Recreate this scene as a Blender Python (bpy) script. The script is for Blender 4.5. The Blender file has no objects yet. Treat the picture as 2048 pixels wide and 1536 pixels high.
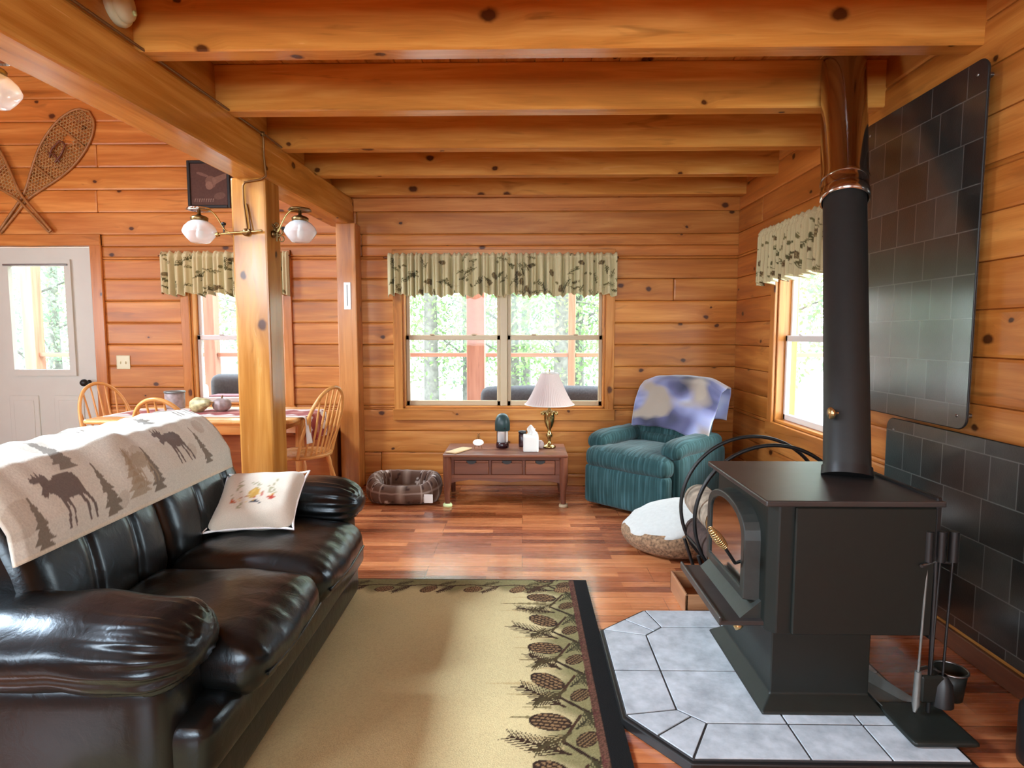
import bpy, bmesh, math, random
import numpy as np
from mathutils import Vector, Matrix, Euler, noise as mnoise
random.seed(7)
C = bpy.context.scene.collection
sc = bpy.context.scene
R = math.radians
PI = math.pi

# ------------------------------------------------------------------ camera, world, light, exposure
cam_d = bpy.data.cameras.new('camera')
cam_d.sensor_width = 36.0
cam_d.lens = 36.0 * 1200 / 2048
cam_d.clip_start = 0.02
cam = bpy.data.objects.new('camera', cam_d)
C.objects.link(cam)
cam.location = (0, 0, 1.30)
cam.rotation_euler = (R(90) - math.atan(100 / 1200), 0, math.atan(21 / 1200))
sc.camera = cam
sc.view_settings.view_transform = 'Standard'
sc.view_settings.look = 'None'
sc.view_settings.exposure = 0.1
sc.view_settings.gamma = 1.0
sc.view_settings.use_curve_mapping = False
sc.cycles.max_bounces = 9
sc.cycles.diffuse_bounces = 5
sc.cycles.glossy_bounces = 3
sc.cycles.transparent_max_bounces = 10
sc.cycles.sample_clamp_indirect = 6.0
sc.cycles.caustics_reflective = False
sc.cycles.caustics_refractive = False
sc.cycles.use_denoising = True

world = bpy.data.worlds.new('overcast_sky')
sc.world = world
world.use_nodes = True
wn = world.node_tree
wn.nodes.clear()
w_out = wn.nodes.new('ShaderNodeOutputWorld')
w_bg = wn.nodes.new('ShaderNodeBackground')
w_tc = wn.nodes.new('ShaderNodeTexCoord')
w_sep = wn.nodes.new('ShaderNodeSeparateXYZ')
w_ramp = wn.nodes.new('ShaderNodeValToRGB')
wn.links.new(w_tc.outputs['Generated'], w_sep.inputs[0])
wn.links.new(w_sep.outputs['Z'], w_ramp.inputs[0])
w_ramp.color_ramp.elements[0].position = 0.0
w_ramp.color_ramp.elements[0].color = (0.74, 0.86, 0.90, 1)
w_ramp.color_ramp.elements[1].position = 0.5
w_ramp.color_ramp.elements[1].color = (0.78, 0.90, 1.0, 1)
wn.links.new(w_ramp.outputs[0], w_bg.inputs[0])
w_bg.inputs[1].default_value = 13.0
wn.links.new(w_bg.outputs[0], w_out.inputs[0])


def area(name, loc, size, direction, power, color=(1, 1, 1), spread=180):
    l = bpy.data.lights.new(name, 'AREA')
    l.shape = 'RECTANGLE'
    l.size, l.size_y = size
    l.energy = power
    l.color = color
    l.spread = R(spread)
    o = bpy.data.objects.new(name, l)
    C.objects.link(o)
    o.location = loc
    o.rotation_euler = Vector(direction).to_track_quat('-Z', 'Y').to_euler()
    return o


# area lamps added to brighten the room where unseen windows are assumed
area('rear_fill', (-0.4, -2.45, 1.65), (2.2, 1.2), (0, 1, 0.45), 105, (0.74, 0.87, 1.0))  # fill lamp added behind the camera, tilted up to light the joists
area('daylight_roof_window', (-4.75, 1.8, 3.9), (1.3, 1.3), (0.74, 0.0, -0.68), 245, (0.70, 0.85, 1.0), 95)
area('daylight_left_low', (-5.5, 1.8, 1.45), (1.2, 0.9), (1, 0.15, 0), 60, (0.74, 0.87, 1.0))
area('dining_fill', (-3.9, -2.5, 2.25), (1.0, 0.8), (0.06, 1, -0.10), 125, (0.74, 0.87, 1.0))  # fill lamp added at the rear to brighten the left wall and door
sun_d = bpy.data.lights.new('hazy_sun', 'SUN')
sun_d.energy = 5.0
sun_d.angle = R(20)
sun_d.color = (1.0, 0.97, 0.92)
sun = bpy.data.objects.new('hazy_sun', sun_d)
C.objects.link(sun)
sun.rotation_euler = Vector((-1.0, 0.35, -0.62)).to_track_quat('-Z', 'Y').to_euler()

# ------------------------------------------------------------------ dimensions
D = 5.1        # back wall
RW = 1.79      # right wall
LW = -5.6      # left wall
REAR = -2.6    # wall behind the camera
CJ = 2.42      # underside of the joists
CD = 2.65      # underside of the ceiling boards
HI = 4.3       # high ceiling over the dining side
LOG = 0.1853

# ------------------------------------------------------------------ node helpers


class NT:
    def __init__(self, name):
        self.m = bpy.data.materials.new(name)
        self.m.use_nodes = True
        self.t = self.m.node_tree
        self.t.nodes.clear()
        self.out = self.t.nodes.new('ShaderNodeOutputMaterial')

    def n(self, typ, **kw):
        nd = self.t.nodes.new('ShaderNode' + typ)
        for k, v in kw.items():
            if k.startswith('i_'):
                nd.inputs[k[2:].replace('_', ' ')].default_value = v
            else:
                setattr(nd, k, v)
        return nd

    def l(self, a, b):
        self.t.links.new(a, b)

    def bsdf(self, color=None, rough=0.5, metal=0.0, spec=0.5, coat=0.0, coat_rough=0.1, sheen=0.0, trans=0.0):
        b = self.n('BsdfPrincipled')
        if color is not None:
            if hasattr(color, 'links') or hasattr(color, 'is_linked'):
                self.l(color, b.inputs['Base Color'])
            else:
                b.inputs['Base Color'].default_value = (*color, 1)
        if hasattr(rough, 'is_linked'):
            self.l(rough, b.inputs['Roughness'])
        else:
            b.inputs['Roughness'].default_value = rough
        b.inputs['Metallic'].default_value = metal
        b.inputs['Specular IOR Level'].default_value = spec
        b.inputs['Coat Weight'].default_value = coat
        b.inputs['Coat Roughness'].default_value = coat_rough
        b.inputs['Sheen Weight'].default_value = sheen
        b.inputs['Transmission Weight'].default_value = trans
        self.l(b.outputs[0], self.out.inputs[0])
        self.b = b
        return b

    def ramp(self, fac, stops, interp='LINEAR'):
        r = self.n('ValToRGB')
        r.color_ramp.interpolation = interp
        e = r.color_ramp.elements
        while len(e) < len(stops):
            e.new(0.5)
        for el, (p, c) in zip(e, stops):
            el.position = p
            el.color = (*c, 1) if len(c) == 3 else c
        self.l(fac, r.inputs[0])
        return r.outputs[0]

    def mix(self, fac, a, b, mode='MIX'):
        m = self.n('Mix', data_type='RGBA', blend_type=mode)
        for sock, val in ((m.inputs[0], fac), (m.inputs[6], a), (m.inputs[7], b)):
            if hasattr(val, 'is_linked'):
                self.l(val, sock)
            elif isinstance(val, (int, float)):
                sock.default_value = val
            else:
                sock.default_value = (*val, 1)
        return m.outputs[2]

    def math(self, op, a, b=None, c=None):
        m = self.n('Math', operation=op)
        for i, v in enumerate((a, b, c)):
            if v is None:
                continue
            if hasattr(v, 'is_linked'):
                self.l(v, m.inputs[i])
            else:
                m.inputs[i].default_value = v
        return m.outputs[0]

    def mapping(self, src, scale=(1, 1, 1), loc=(0, 0, 0)):
        m = self.n('Mapping')
        m.inputs['Scale'].default_value = scale
        m.inputs['Location'].default_value = loc
        self.l(src, m.inputs[0])
        return m.outputs[0]

    def noise(self, vec, scale, detail=3, rough=0.5, dist=0.0):
        n = self.n('TexNoise')
        n.inputs['Scale'].default_value = scale
        n.inputs['Detail'].default_value = detail
        n.inputs['Roughness'].default_value = rough
        n.inputs['Distortion'].default_value = dist
        if vec is not None:
            self.l(vec, n.inputs['Vector'])
        return n.outputs[0]

    def bump(self, h, strength=0.3, dist=0.01):
        b = self.n('Bump')
        b.inputs['Strength'].default_value = strength
        b.inputs['Distance'].default_value = dist
        self.l(h, b.inputs['Height'])
        self.l(b.outputs[0], self.b.inputs['Normal'])


def hexc(r, g, b):
    f = lambda c: (c / 255 / 12.92) if c / 255 <= 0.04045 else ((c / 255 + 0.055) / 1.055) ** 2.4
    return (f(r), f(g), f(b))


def wood(name, light, mid, knotc, rough=0.33, knots=0.62, kscale=3.6, spec=0.36, contrast=1.0, grain=1.0):
    t = NT(name)
    uv = t.n('TexCoord').outputs['UV']
    # knots
    vor = t.n('TexVoronoi', voronoi_dimensions='2D')
    vor.inputs['Scale'].default_value = kscale
    wob = t.noise(uv, 30, 2)
    wv = t.n('VectorMath', operation='ADD')
    sv = t.n('VectorMath', operation='SCALE')
    nn = t.n('TexNoise')
    nn.inputs['Scale'].default_value = 22
    t.l(uv, nn.inputs['Vector'])
    t.l(nn.outputs['Color'], sv.inputs[0])
    sv.inputs['Scale'].default_value = 0.02
    t.l(uv, wv.inputs[0])
    t.l(sv.outputs[0], wv.inputs[1])
    ksc = t.mapping(wv.outputs[0], (0.82, 1.15, 1))
    t.l(ksc, vor.inputs['Vector'])
    sepc = t.n('SeparateColor')
    t.l(vor.outputs['Color'], sepc.inputs[0])
    gate = t.math('GREATER_THAN', sepc.outputs[0], knots)
    size = t.math('MULTIPLY_ADD', sepc.outputs[1], 0.075, 0.035)
    rel = t.math('DIVIDE', vor.outputs['Distance'], size)
    core = t.math('MULTIPLY', gate, t.math('SUBTRACT', 1.0, t.math('SMOOTH_MIN', rel, 1.0, 0.2)))
    halo = t.math('MULTIPLY', gate, t.math('SUBTRACT', 1.0, t.math('MINIMUM', t.math('MULTIPLY', rel, 0.3), 1.0)))
    # grain, bent by the knots
    sepu = t.n('SeparateXYZ')
    t.l(uv, sepu.inputs[0])
    vy = t.math('ADD', sepu.outputs[1], t.math('MULTIPLY', halo, 0.03))
    comb = t.n('CombineXYZ')
    t.l(sepu.outputs[0], comb.inputs[0])
    t.l(vy, comb.inputs[1])
    g1 = t.noise(t.mapping(comb.outputs[0], (0.7 * grain, 11 * grain, 1)), 2.0, 4, 0.55, 0.8)
    g2 = t.noise(t.mapping(comb.outputs[0], (0.35, 3.2, 1)), 2.0, 3, 0.5, 1.2)
    g3 = t.noise(t.mapping(comb.outputs[0], (2.5 * grain, 120 * grain, 1)), 3, 2, 0.5)
    gm = t.math('ADD', t.math('MULTIPLY', g1, 0.36), t.math('ADD', t.math('MULTIPLY', g2, 0.54), t.math('MULTIPLY', g3, 0.1)))
    dark = tuple(c * 0.62 for c in mid)
    w = 0.16 * contrast
    col = t.ramp(gm, [(0.5 - w * 1.3, dark), (0.5 - w * 0.2, mid), (0.5 + w, light)])
    col = t.mix(t.math('MULTIPLY', halo, 0.55), col, tuple(c * 0.72 for c in mid))
    stk = t.noise(t.mapping(comb.outputs[0], (1.3, 8.5, 1), (7, 3, 0)), 1.5, 3, 0.55, 0.9)
    col = t.mix(t.ramp(stk, [(0.63, (0, 0, 0)), (0.74, (0.6, 0.6, 0.6))]), col, tuple(c * 0.42 for c in mid))
    kc = t.math('MINIMUM', t.math('MULTIPLY', core, 2.2), 0.93)
    col = t.mix(kc, col, knotc)
    at = t.n('Attribute', attribute_name='tone')
    col = t.mix(1.0, col, at.outputs['Color'], 'MULTIPLY')
    rr = t.math('MULTIPLY_ADD', g1, 0.18, rough - 0.09)
    t.bsdf(col, rr, spec=spec)
    t.bump(gm, 0.10, 0.004)
    return t.m


def plain(name, color, rough=0.5, metal=0.0, spec=0.5, nscale=0, namp=0.15, bump=0.0, coat=0.0, sheen=0.0, coat_rough=0.1):
    t = NT(name)
    if nscale:
        co = t.n('TexCoord').outputs['Object']
        nz = t.noise(co, nscale, 4)
        c = t.ramp(nz, [(0.3, tuple(x * (1 - namp) for x in color)), (0.7, tuple(min(1, x * (1 + namp)) for x in color))])
        t.bsdf(c, rough, metal, spec, coat, coat_rough, sheen)
        if bump:
            t.bump(t.noise(co, nscale * 2.5, 4), bump, 0.004)
    else:
        t.bsdf(color, rough, metal, spec, coat, coat_rough, sheen)
    return t.m


def painted(name, rough=0.9, sheen=0.3, bscale=300, bamp=0.25, mul=1.0):
    """cloth whose print lives in the mesh's colour attribute"""
    t = NT(name)
    at = t.n('Attribute', attribute_name='tone')
    co = t.n('TexCoord').outputs['Object']
    nz = t.noise(co, bscale, 2)
    c = t.mix(1.0, at.outputs['Color'], t.ramp(nz, [(0.25, (0.82, 0.82, 0.82)), (0.75, (1, 1, 1))]), 'MULTIPLY')
    t.bsdf(c, rough, spec=0.2, sheen=sheen)
    t.bump(nz, bamp, 0.003)
    return t.m


M = {}
M['log'] = wood('pine_log', hexc(216, 150, 78), hexc(184, 112, 48), hexc(62, 28, 12), 0.38, knots=0.5)
M['beam'] = wood('pine_beam', hexc(212, 156, 76), hexc(180, 120, 48), hexc(72, 34, 14), 0.24, knots=0.5, kscale=3.0)
M['joist'] = wood('pine_joist', hexc(222, 164, 86), hexc(196, 130, 58), hexc(70, 32, 14), 0.24, knots=0.38, kscale=2.8)
M['trim'] = wood('pine_trim', hexc(214, 148, 78), hexc(184, 114, 52), hexc(78, 38, 16), 0.30, knots=0.75)
M['oak'] = wood('honey_oak', hexc(236, 186, 118), hexc(212, 150, 84), hexc(170, 110, 60), 0.28, knots=1.1)
M['walnut'] = wood('dark_stained_wood', hexc(134, 84, 58), hexc(104, 60, 42), hexc(40, 20, 14), 0.35, knots=0.97)
M['bench'] = wood('bench_pine', hexc(190, 118, 58), hexc(156, 88, 42), hexc(60, 26, 12), 0.4, knots=0.8)
M['redpost'] = wood('stained_porch_wood', hexc(168, 126, 106), hexc(146, 104, 86), hexc(110, 50, 34), 0.6, knots=1.1)
M['almond'] = plain('almond_vinyl', hexc(180, 158, 124), 0.4)
M['white_sash'] = plain('white_vinyl', hexc(214, 208, 204), 0.4)
M['bright_vinyl'] = plain('white_outer_vinyl', hexc(240, 244, 246), 0.4)
M['door'] = plain('painted_door', hexc(196, 196, 184), 0.45, nscale=8, namp=0.02)
M['black'] = plain('black_iron', hexc(20, 20, 20), 0.45)
M['iron'] = plain('dark_stove_paint', hexc(20, 24, 20), 0.50, spec=0.4, nscale=25, namp=0.12, bump=0.06)
M['castiron'] = plain('cast_iron_door', hexc(42, 45, 42), 0.45, spec=0.45, nscale=40, namp=0.12, bump=0.05)
M['stovetop'] = plain('stove_top_plate', hexc(48, 44, 42), 0.42, spec=0.6, nscale=9, namp=0.25, bump=0.05)
M['pipe'] = plain('black_stove_pipe', hexc(30, 32, 31), 0.55, nscale=30, namp=0.12)
M['chrome'] = plain('polished_steel', hexc(200, 190, 180), 0.16, metal=1.0)
M['brass'] = plain('brass', hexc(176, 154, 100), 0.24, metal=1.0)
M['dullbrass'] = plain('aged_brass', hexc(130, 108, 70), 0.35, metal=1.0)
M['copper'] = plain('aged_copper_tube', hexc(120, 84, 44), 0.45, metal=0.6)
M['steel'] = plain('brushed_steel', hexc(150, 150, 148), 0.35, metal=1.0)
M['leather'] = None
M['cream_plastic'] = plain('cream_plastic', hexc(216, 214, 178), 0.4)
M['white'] = plain('white_enamel', hexc(232, 230, 224), 0.35)
M['paper'] = plain('white_paper', hexc(226, 226, 220), 0.8)
M['teal'] = plain('dark_teal_paint', hexc(36, 62, 62), 0.4)
M['maroon'] = plain('dark_maroon_glass', hexc(50, 20, 24), 0.25)
M['greencup'] = plain('pale_green_rubber', hexc(206, 226, 168), 0.5)
M['shade'] = None
M['slate_trim'] = plain('dark_panel_edge', hexc(22, 24, 24), 0.5)
M['grey_metal'] = plain('galvanised_grey', hexc(120, 122, 118), 0.4, metal=0.5, nscale=20)
M['charcoal'] = plain('charcoal_wicker', hexc(44, 43, 48), 0.7, nscale=60, namp=0.4, bump=0.4)
M['gravel'] = plain('pale_ground', hexc(170, 168, 162), 0.95, nscale=6, namp=0.15)
M['deck'] = plain('porch_boards', hexc(180, 160, 146), 0.7, nscale=12, namp=0.1)
M['bark'] = plain('tree_bark', hexc(112, 110, 104), 0.95, nscale=10, namp=0.3, bump=0.4)
M['gourd'] = plain('striped_gourd_skin', hexc(170, 162, 118), 0.45, nscale=30, namp=0.5)
M['soap'] = plain('mottled_stoneware', hexc(150, 132, 128), 0.5, nscale=30, namp=0.3)


def leather_mat():
    t = NT('black_leather')
    co = t.n('TexCoord').outputs['Object']
    big = t.noise(co, 5, 3)
    vor = t.n('TexVoronoi')
    vor.inputs['Scale'].default_value = 220
    t.l(co, vor.inputs['Vector'])
    c = t.ramp(big, [(0.3, hexc(9, 10, 9)), (0.7, hexc(18, 18, 17))])
    rr = t.math('MULTIPLY_ADD', big, 0.12, 0.27)
    t.bsdf(c, rr, spec=0.35, coat=0.25, coat_rough=0.18)
    t.b.inputs['Specular Tint'].default_value = (0.78, 0.90, 1.0, 1)
    t.b.inputs['Coat Tint'].default_value = (0.9, 0.96, 1.0, 1)
    wr = t.noise(t.mapping(co, (1, 1, 1)), 14, 4, 0.55, 1.5)
    h = t.math('ADD', t.math('MULTIPLY', vor.outputs['Distance'], 0.05), wr)
    t.bump(h, 0.17, 0.012)
    return t.m


M['leather'] = leather_mat()


def glass_mat():
    t = NT('window_glass')
    lw = t.n('LayerWeight')
    lw.inputs[0].default_value = 0.5
    fr = t.n('Math', operation='MULTIPLY_ADD')
    t.l(t.math('POWER', lw.outputs['Facing'], 5.0), fr.inputs[0])
    fr.inputs[1].default_value = 0.8
    fr.inputs[2].default_value = 0.008
    tr = t.n('BsdfTransparent')
    tr.inputs[0].default_value = (0.97, 0.98, 0.98, 1)
    gl = t.n('BsdfGlossy')
    gl.inputs['Roughness'].default_value = 0.02
    mx = t.n('MixShader')
    t.l(fr.outputs[0], mx.inputs[0])
    t.l(tr.outputs[0], mx.inputs[1])
    t.l(gl.outputs[0], mx.inputs[2])
    t.l(mx.outputs[0], t.out.inputs[0])
    return t.m


M['glass'] = glass_mat()


def globe_glass():
    t = NT('lamp_globe_glass')
    b = t.bsdf((0.92, 0.93, 0.92), 0.08, spec=0.7, trans=0.0, coat=0.6, coat_rough=0.03)
    tr = t.n('BsdfTransparent')
    tr.inputs[0].default_value = (0.95, 0.95, 0.93, 1)
    lw = t.n('LayerWeight')
    lw.inputs[0].default_value = 0.35
    f = t.math('MULTIPLY_ADD', lw.outputs['Facing'], 0.6, 0.35)
    mx = t.n('MixShader')
    t.l(f, mx.inputs[0])
    t.l(tr.outputs[0], mx.inputs[1])
    t.l(b.outputs[0], mx.inputs[2])
    t.l(mx.outputs[0], t.out.inputs[0])
    return t.m


M['globe'] = globe_glass()


def shade_mat():
    t = NT('pleated_lamp_shade_cloth')
    b = t.bsdf(hexc(228, 214, 208), 0.8, spec=0.2)
    tl = t.n('BsdfTranslucent')
    tl.inputs[0].default_value = (*hexc(226, 204, 196), 1)
    mx = t.n('MixShader')
    mx.inputs[0].default_value = 0.3
    t.l(b.outputs[0], mx.inputs[1])
    t.l(tl.outputs[0], mx.inputs[2])
    t.l(mx.outputs[0], t.out.inputs[0])
    return t.m


M['shade'] = shade_mat()


def leaf_mat(name, a, b):
    t = NT(name)
    co = t.n('TexCoord').outputs['Object']
    c = t.ramp(t.noise(co, 1.2, 3), [(0.3, a), (0.7, b)])
    bs = t.bsdf(c, 0.7, spec=0.2)
    tl = t.n('BsdfTranslucent')
    t.l(c, tl.inputs[0])
    mx = t.n('MixShader')
    mx.inputs[0].default_value = 0.5
    t.l(bs.outputs[0], mx.inputs[1])
    t.l(tl.outputs[0], mx.inputs[2])
    t.l(mx.outputs[0], t.out.inputs[0])
    return t.m


M['leaf_a'] = leaf_mat('spring_green_leaves', hexc(122, 150, 98), hexc(164, 184, 134))
M['leaf_b'] = leaf_mat('grey_green_leaves', hexc(110, 134, 108), hexc(146, 164, 136))


def floor_mat():
    t = NT('cherry_laminate')
    co = t.n('TexCoord').outputs['Object']
    br = t.n('TexBrick')
    br.inputs['Scale'].default_value = 1.0
    br.inputs['Brick Width'].default_value = 0.52
    br.inputs['Row Height'].default_value = 0.064
    br.inputs['Mortar Size'].default_value = 0.0009
    br.inputs['Mortar Smooth'].default_value = 0.2
    br.inputs['Bias'].default_value = 0.0
    br.offset = 0.37
    br.inputs['Color1'].default_value = (0, 0, 0, 1)
    br.inputs['Color2'].default_value = (1, 1, 1, 1)
    br.inputs['Mortar'].default_value = (0.3, 0.3, 0.3, 1)
    nz0 = t.noise(t.mapping(co, (0.6, 0, 0)), 3, 1)
    t.l(co, br.inputs['Vector'])
    g = t.noise(t.mapping(co, (1.2, 22, 1)), 2.5, 5, 0.6, 0.5)
    g2 = t.noise(t.mapping(co, (0.9, 6, 1)), 2.0, 3, 0.5, 0.8)
    f = t.math('ADD', t.math('MULTIPLY', br.outputs['Color'], 0.42), t.math('ADD', t.math('MULTIPLY', g, 0.35), t.math('MULTIPLY', g2, 0.3)))
    c = t.ramp(f, [(0.25, hexc(100, 48, 26)), (0.5, hexc(152, 84, 50)), (0.76, hexc(200, 128, 80))])
    # plank joints every third strip
    br2 = t.n('TexBrick')
    br2.inputs['Scale'].default_value = 1.0
    br2.inputs['Brick Width'].default_value = 1.22
    br2.inputs['Row Height'].default_value = 0.192
    br2.inputs['Mortar Size'].default_value = 0.0015
    br2.offset = 0.43
    t.l(co, br2.inputs['Vector'])
    c = t.mix(t.math('MULTIPLY', br2.outputs['Fac'], 0.7), c, hexc(50, 20, 12))
    rr = t.math('MULTIPLY_ADD', g, 0.14, 0.2)
    t.bsdf(c, rr, spec=0.5, coat=0.3, coat_rough=0.16)
    t.bump(t.math('SUBTRACT', t.math('MULTIPLY', g, 0.15), br2.outputs['Fac']), 0.12, 0.003)
    return t.m


M['floor'] = floor_mat()


def slate_mat():
    t = NT('slate_tile_panel')
    uv = t.n('TexCoord').outputs['UV']
    br = t.n('TexBrick')
    br.inputs['Scale'].default_value = 1.0
    br.inputs['Brick Width'].default_value = 0.205
    br.inputs['Row Height'].default_value = 0.17
    br.inputs['Mortar Size'].default_value = 0.0028
    br.inputs['Mortar Smooth'].default_value = 0.3
    br.inputs['Color1'].default_value = (0, 0, 0, 1)
    br.inputs['Color2'].default_value = (1, 1, 1, 1)
    br.inputs['Mortar'].default_value = (0, 0, 0, 1)
    br.offset = 0.5
    br.squash = 0.62
    br.squash_frequency = 2
    t.l(uv, br.inputs['Vector'])
    nz = t.noise(uv, 9, 5)
    f = t.math('ADD', t.math('MULTIPLY', br.outputs['Color'], 0.6), t.math('MULTIPLY', nz, 0.5))
    c = t.ramp(f, [(0.2, hexc(18, 22, 22)), (0.6, hexc(34, 40, 40)), (0.95, hexc(58, 62, 60))])
    c = t.mix(t.math('MULTIPLY', br.outputs['Fac'], 0.8), c, hexc(92, 98, 96))
    t.bsdf(c, 0.30, spec=0.3, coat=1.0, coat_rough=0.17)
    t.b.inputs['IOR'].default_value = 1.5
    t.b.inputs['Coat IOR'].default_value = 1.7
    n2 = t.noise(uv, 130, 3, 0.6)
    t.bump(t.math('ADD', t.math('MULTIPLY', n2, 0.6), t.math('MULTIPLY', br.outputs['Fac'], -0.8)), 0.22, 0.004)
    return t.m


M['slate'] = slate_mat()


def tile_mat():
    t = NT('grey_glazed_tile')
    co = t.n('TexCoord').outputs['Object']
    nz = t.noise(co, 14, 5, 0.6)
    c = t.ramp(nz, [(0.3, hexc(146, 152, 156)), (0.7, hexc(190, 196, 200))])
    at = t.n('Attribute', attribute_name='tone')
    c = t.mix(1.0, c, at.outputs['Color'], 'MULTIPLY')
    t.bsdf(c, 0.3, spec=0.5)
    t.bump(nz, 0.06, 0.004)
    return t.m


M['tile'] = tile_mat()
M['grout'] = plain('dark_grout', hexc(46, 44, 44), 0.8)


def stripe_mat():
    t = NT('teal_striped_velour')
    uv = t.n('TexCoord').outputs['UV']
    sp = t.n('SeparateXYZ')
    t.l(uv, sp.inputs[0])
    nz = t.noise(t.mapping(uv, (60, 2.5, 1)), 1.0, 2)
    c = t.ramp(nz, [(0.3, hexc(20, 42, 42)), (0.5, hexc(34, 62, 62)), (0.72, hexc(68, 100, 104))])
    big = t.noise(uv, 5, 3)
    c = t.mix(0.35, c, t.ramp(big, [(0.3, hexc(20, 42, 42)), (0.7, hexc(54, 84, 86))]))
    t.bsdf(c, 0.88, spec=0.15, sheen=0.1)
    t.bump(nz, 0.2, 0.004)
    return t.m


M['teal_cloth'] = stripe_mat()


def throw_mat():
    t = NT('cloudy_blue_fleece')
    uv = t.n('TexCoord').outputs['UV']
    a = t.noise(uv, 2.2, 2, 0.45, 0.4)
    b = t.noise(t.mapping(uv, (1, 1, 1), (4, 2, 0)), 2.8, 2, 0.4, 0.4)
    c = t.ramp(a, [(0.34, hexc(44, 44, 62)), (0.45, hexc(92, 92, 126)), (0.56, hexc(150, 156, 196)), (0.68, hexc(196, 200, 216))])
    c = t.mix(t.ramp(b, [(0.5, (0, 0, 0)), (0.62, (1, 1, 1))]), c, hexc(156, 142, 128))
    t.bsdf(c, 0.95, spec=0.1, sheen=0.5)
    t.bump(t.noise(uv, 160, 2), 0.3, 0.003)
    return t.m


M['throw'] = throw_mat()
M['rugcloth'] = painted('woven_rug_pile', 0.97, 0.0, 220, 0.5)
M['print'] = painted('printed_fleece', 0.9, 0.2, 160, 0.25)
M['drape'] = painted('printed_drapery_cotton', 0.9, 0.1, 400, 0.1)
M['pillowcloth'] = painted('embroidered_cotton', 0.9, 0.1, 400, 0.2)
M['bedcloth'] = painted('patterned_pet_bed_cloth', 0.95, 0.1, 300, 0.3)
M['runner'] = painted('red_and_white_cloth', 0.9, 0.1, 300, 0.2)
M['picture'] = painted('printed_picture', 0.35, 0.0, 60, 0.0)
M['fleece_white'] = plain('pale_fleece', hexc(184, 184, 178), 0.95, sheen=0.1, nscale=40, namp=0.05, bump=0.4)
M['tweed'] = plain('speckled_brown_cloth', hexc(128, 100, 74), 0.95, nscale=70, namp=0.6, bump=0.6)
M['birch'] = plain('birch_bark', hexc(150, 136, 118), 0.85, nscale=14, namp=0.6, bump=0.5)
M['darkbark'] = plain('dark_log_bark', hexc(66, 50, 44), 0.9, nscale=30, namp=0.4, bump=0.6)
M['logend'] = plain('sawn_log_end', hexc(176, 132, 84), 0.8, nscale=30, namp=0.2)
M['rawhide'] = plain('rawhide_lacing', hexc(170, 130, 78), 0.6, nscale=40, namp=0.3)
M['snowframe'] = plain('varnished_ash', hexc(150, 102, 54), 0.45, nscale=20, namp=0.2)
M['fireglass'] = plain('dark_oven_glass', hexc(10, 9, 8), 0.10, spec=0.9, coat=1.0, coat_rough=0.06)
for nd in M['fireglass'].node_tree.nodes:
    if nd.type == 'BSDF_PRINCIPLED':
        nd.inputs['IOR'].default_value = 2.6
M['sprung'] = plain('coiled_spring_handle', hexc(206, 176, 122), 0.25, metal=0.9)
M['kindling'] = wood('kindling_box_wood', hexc(190, 138, 96), hexc(156, 104, 70), hexc(100, 60, 36), 0.4, knots=1.1)

# ------------------------------------------------------------------ mesh builder


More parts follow.
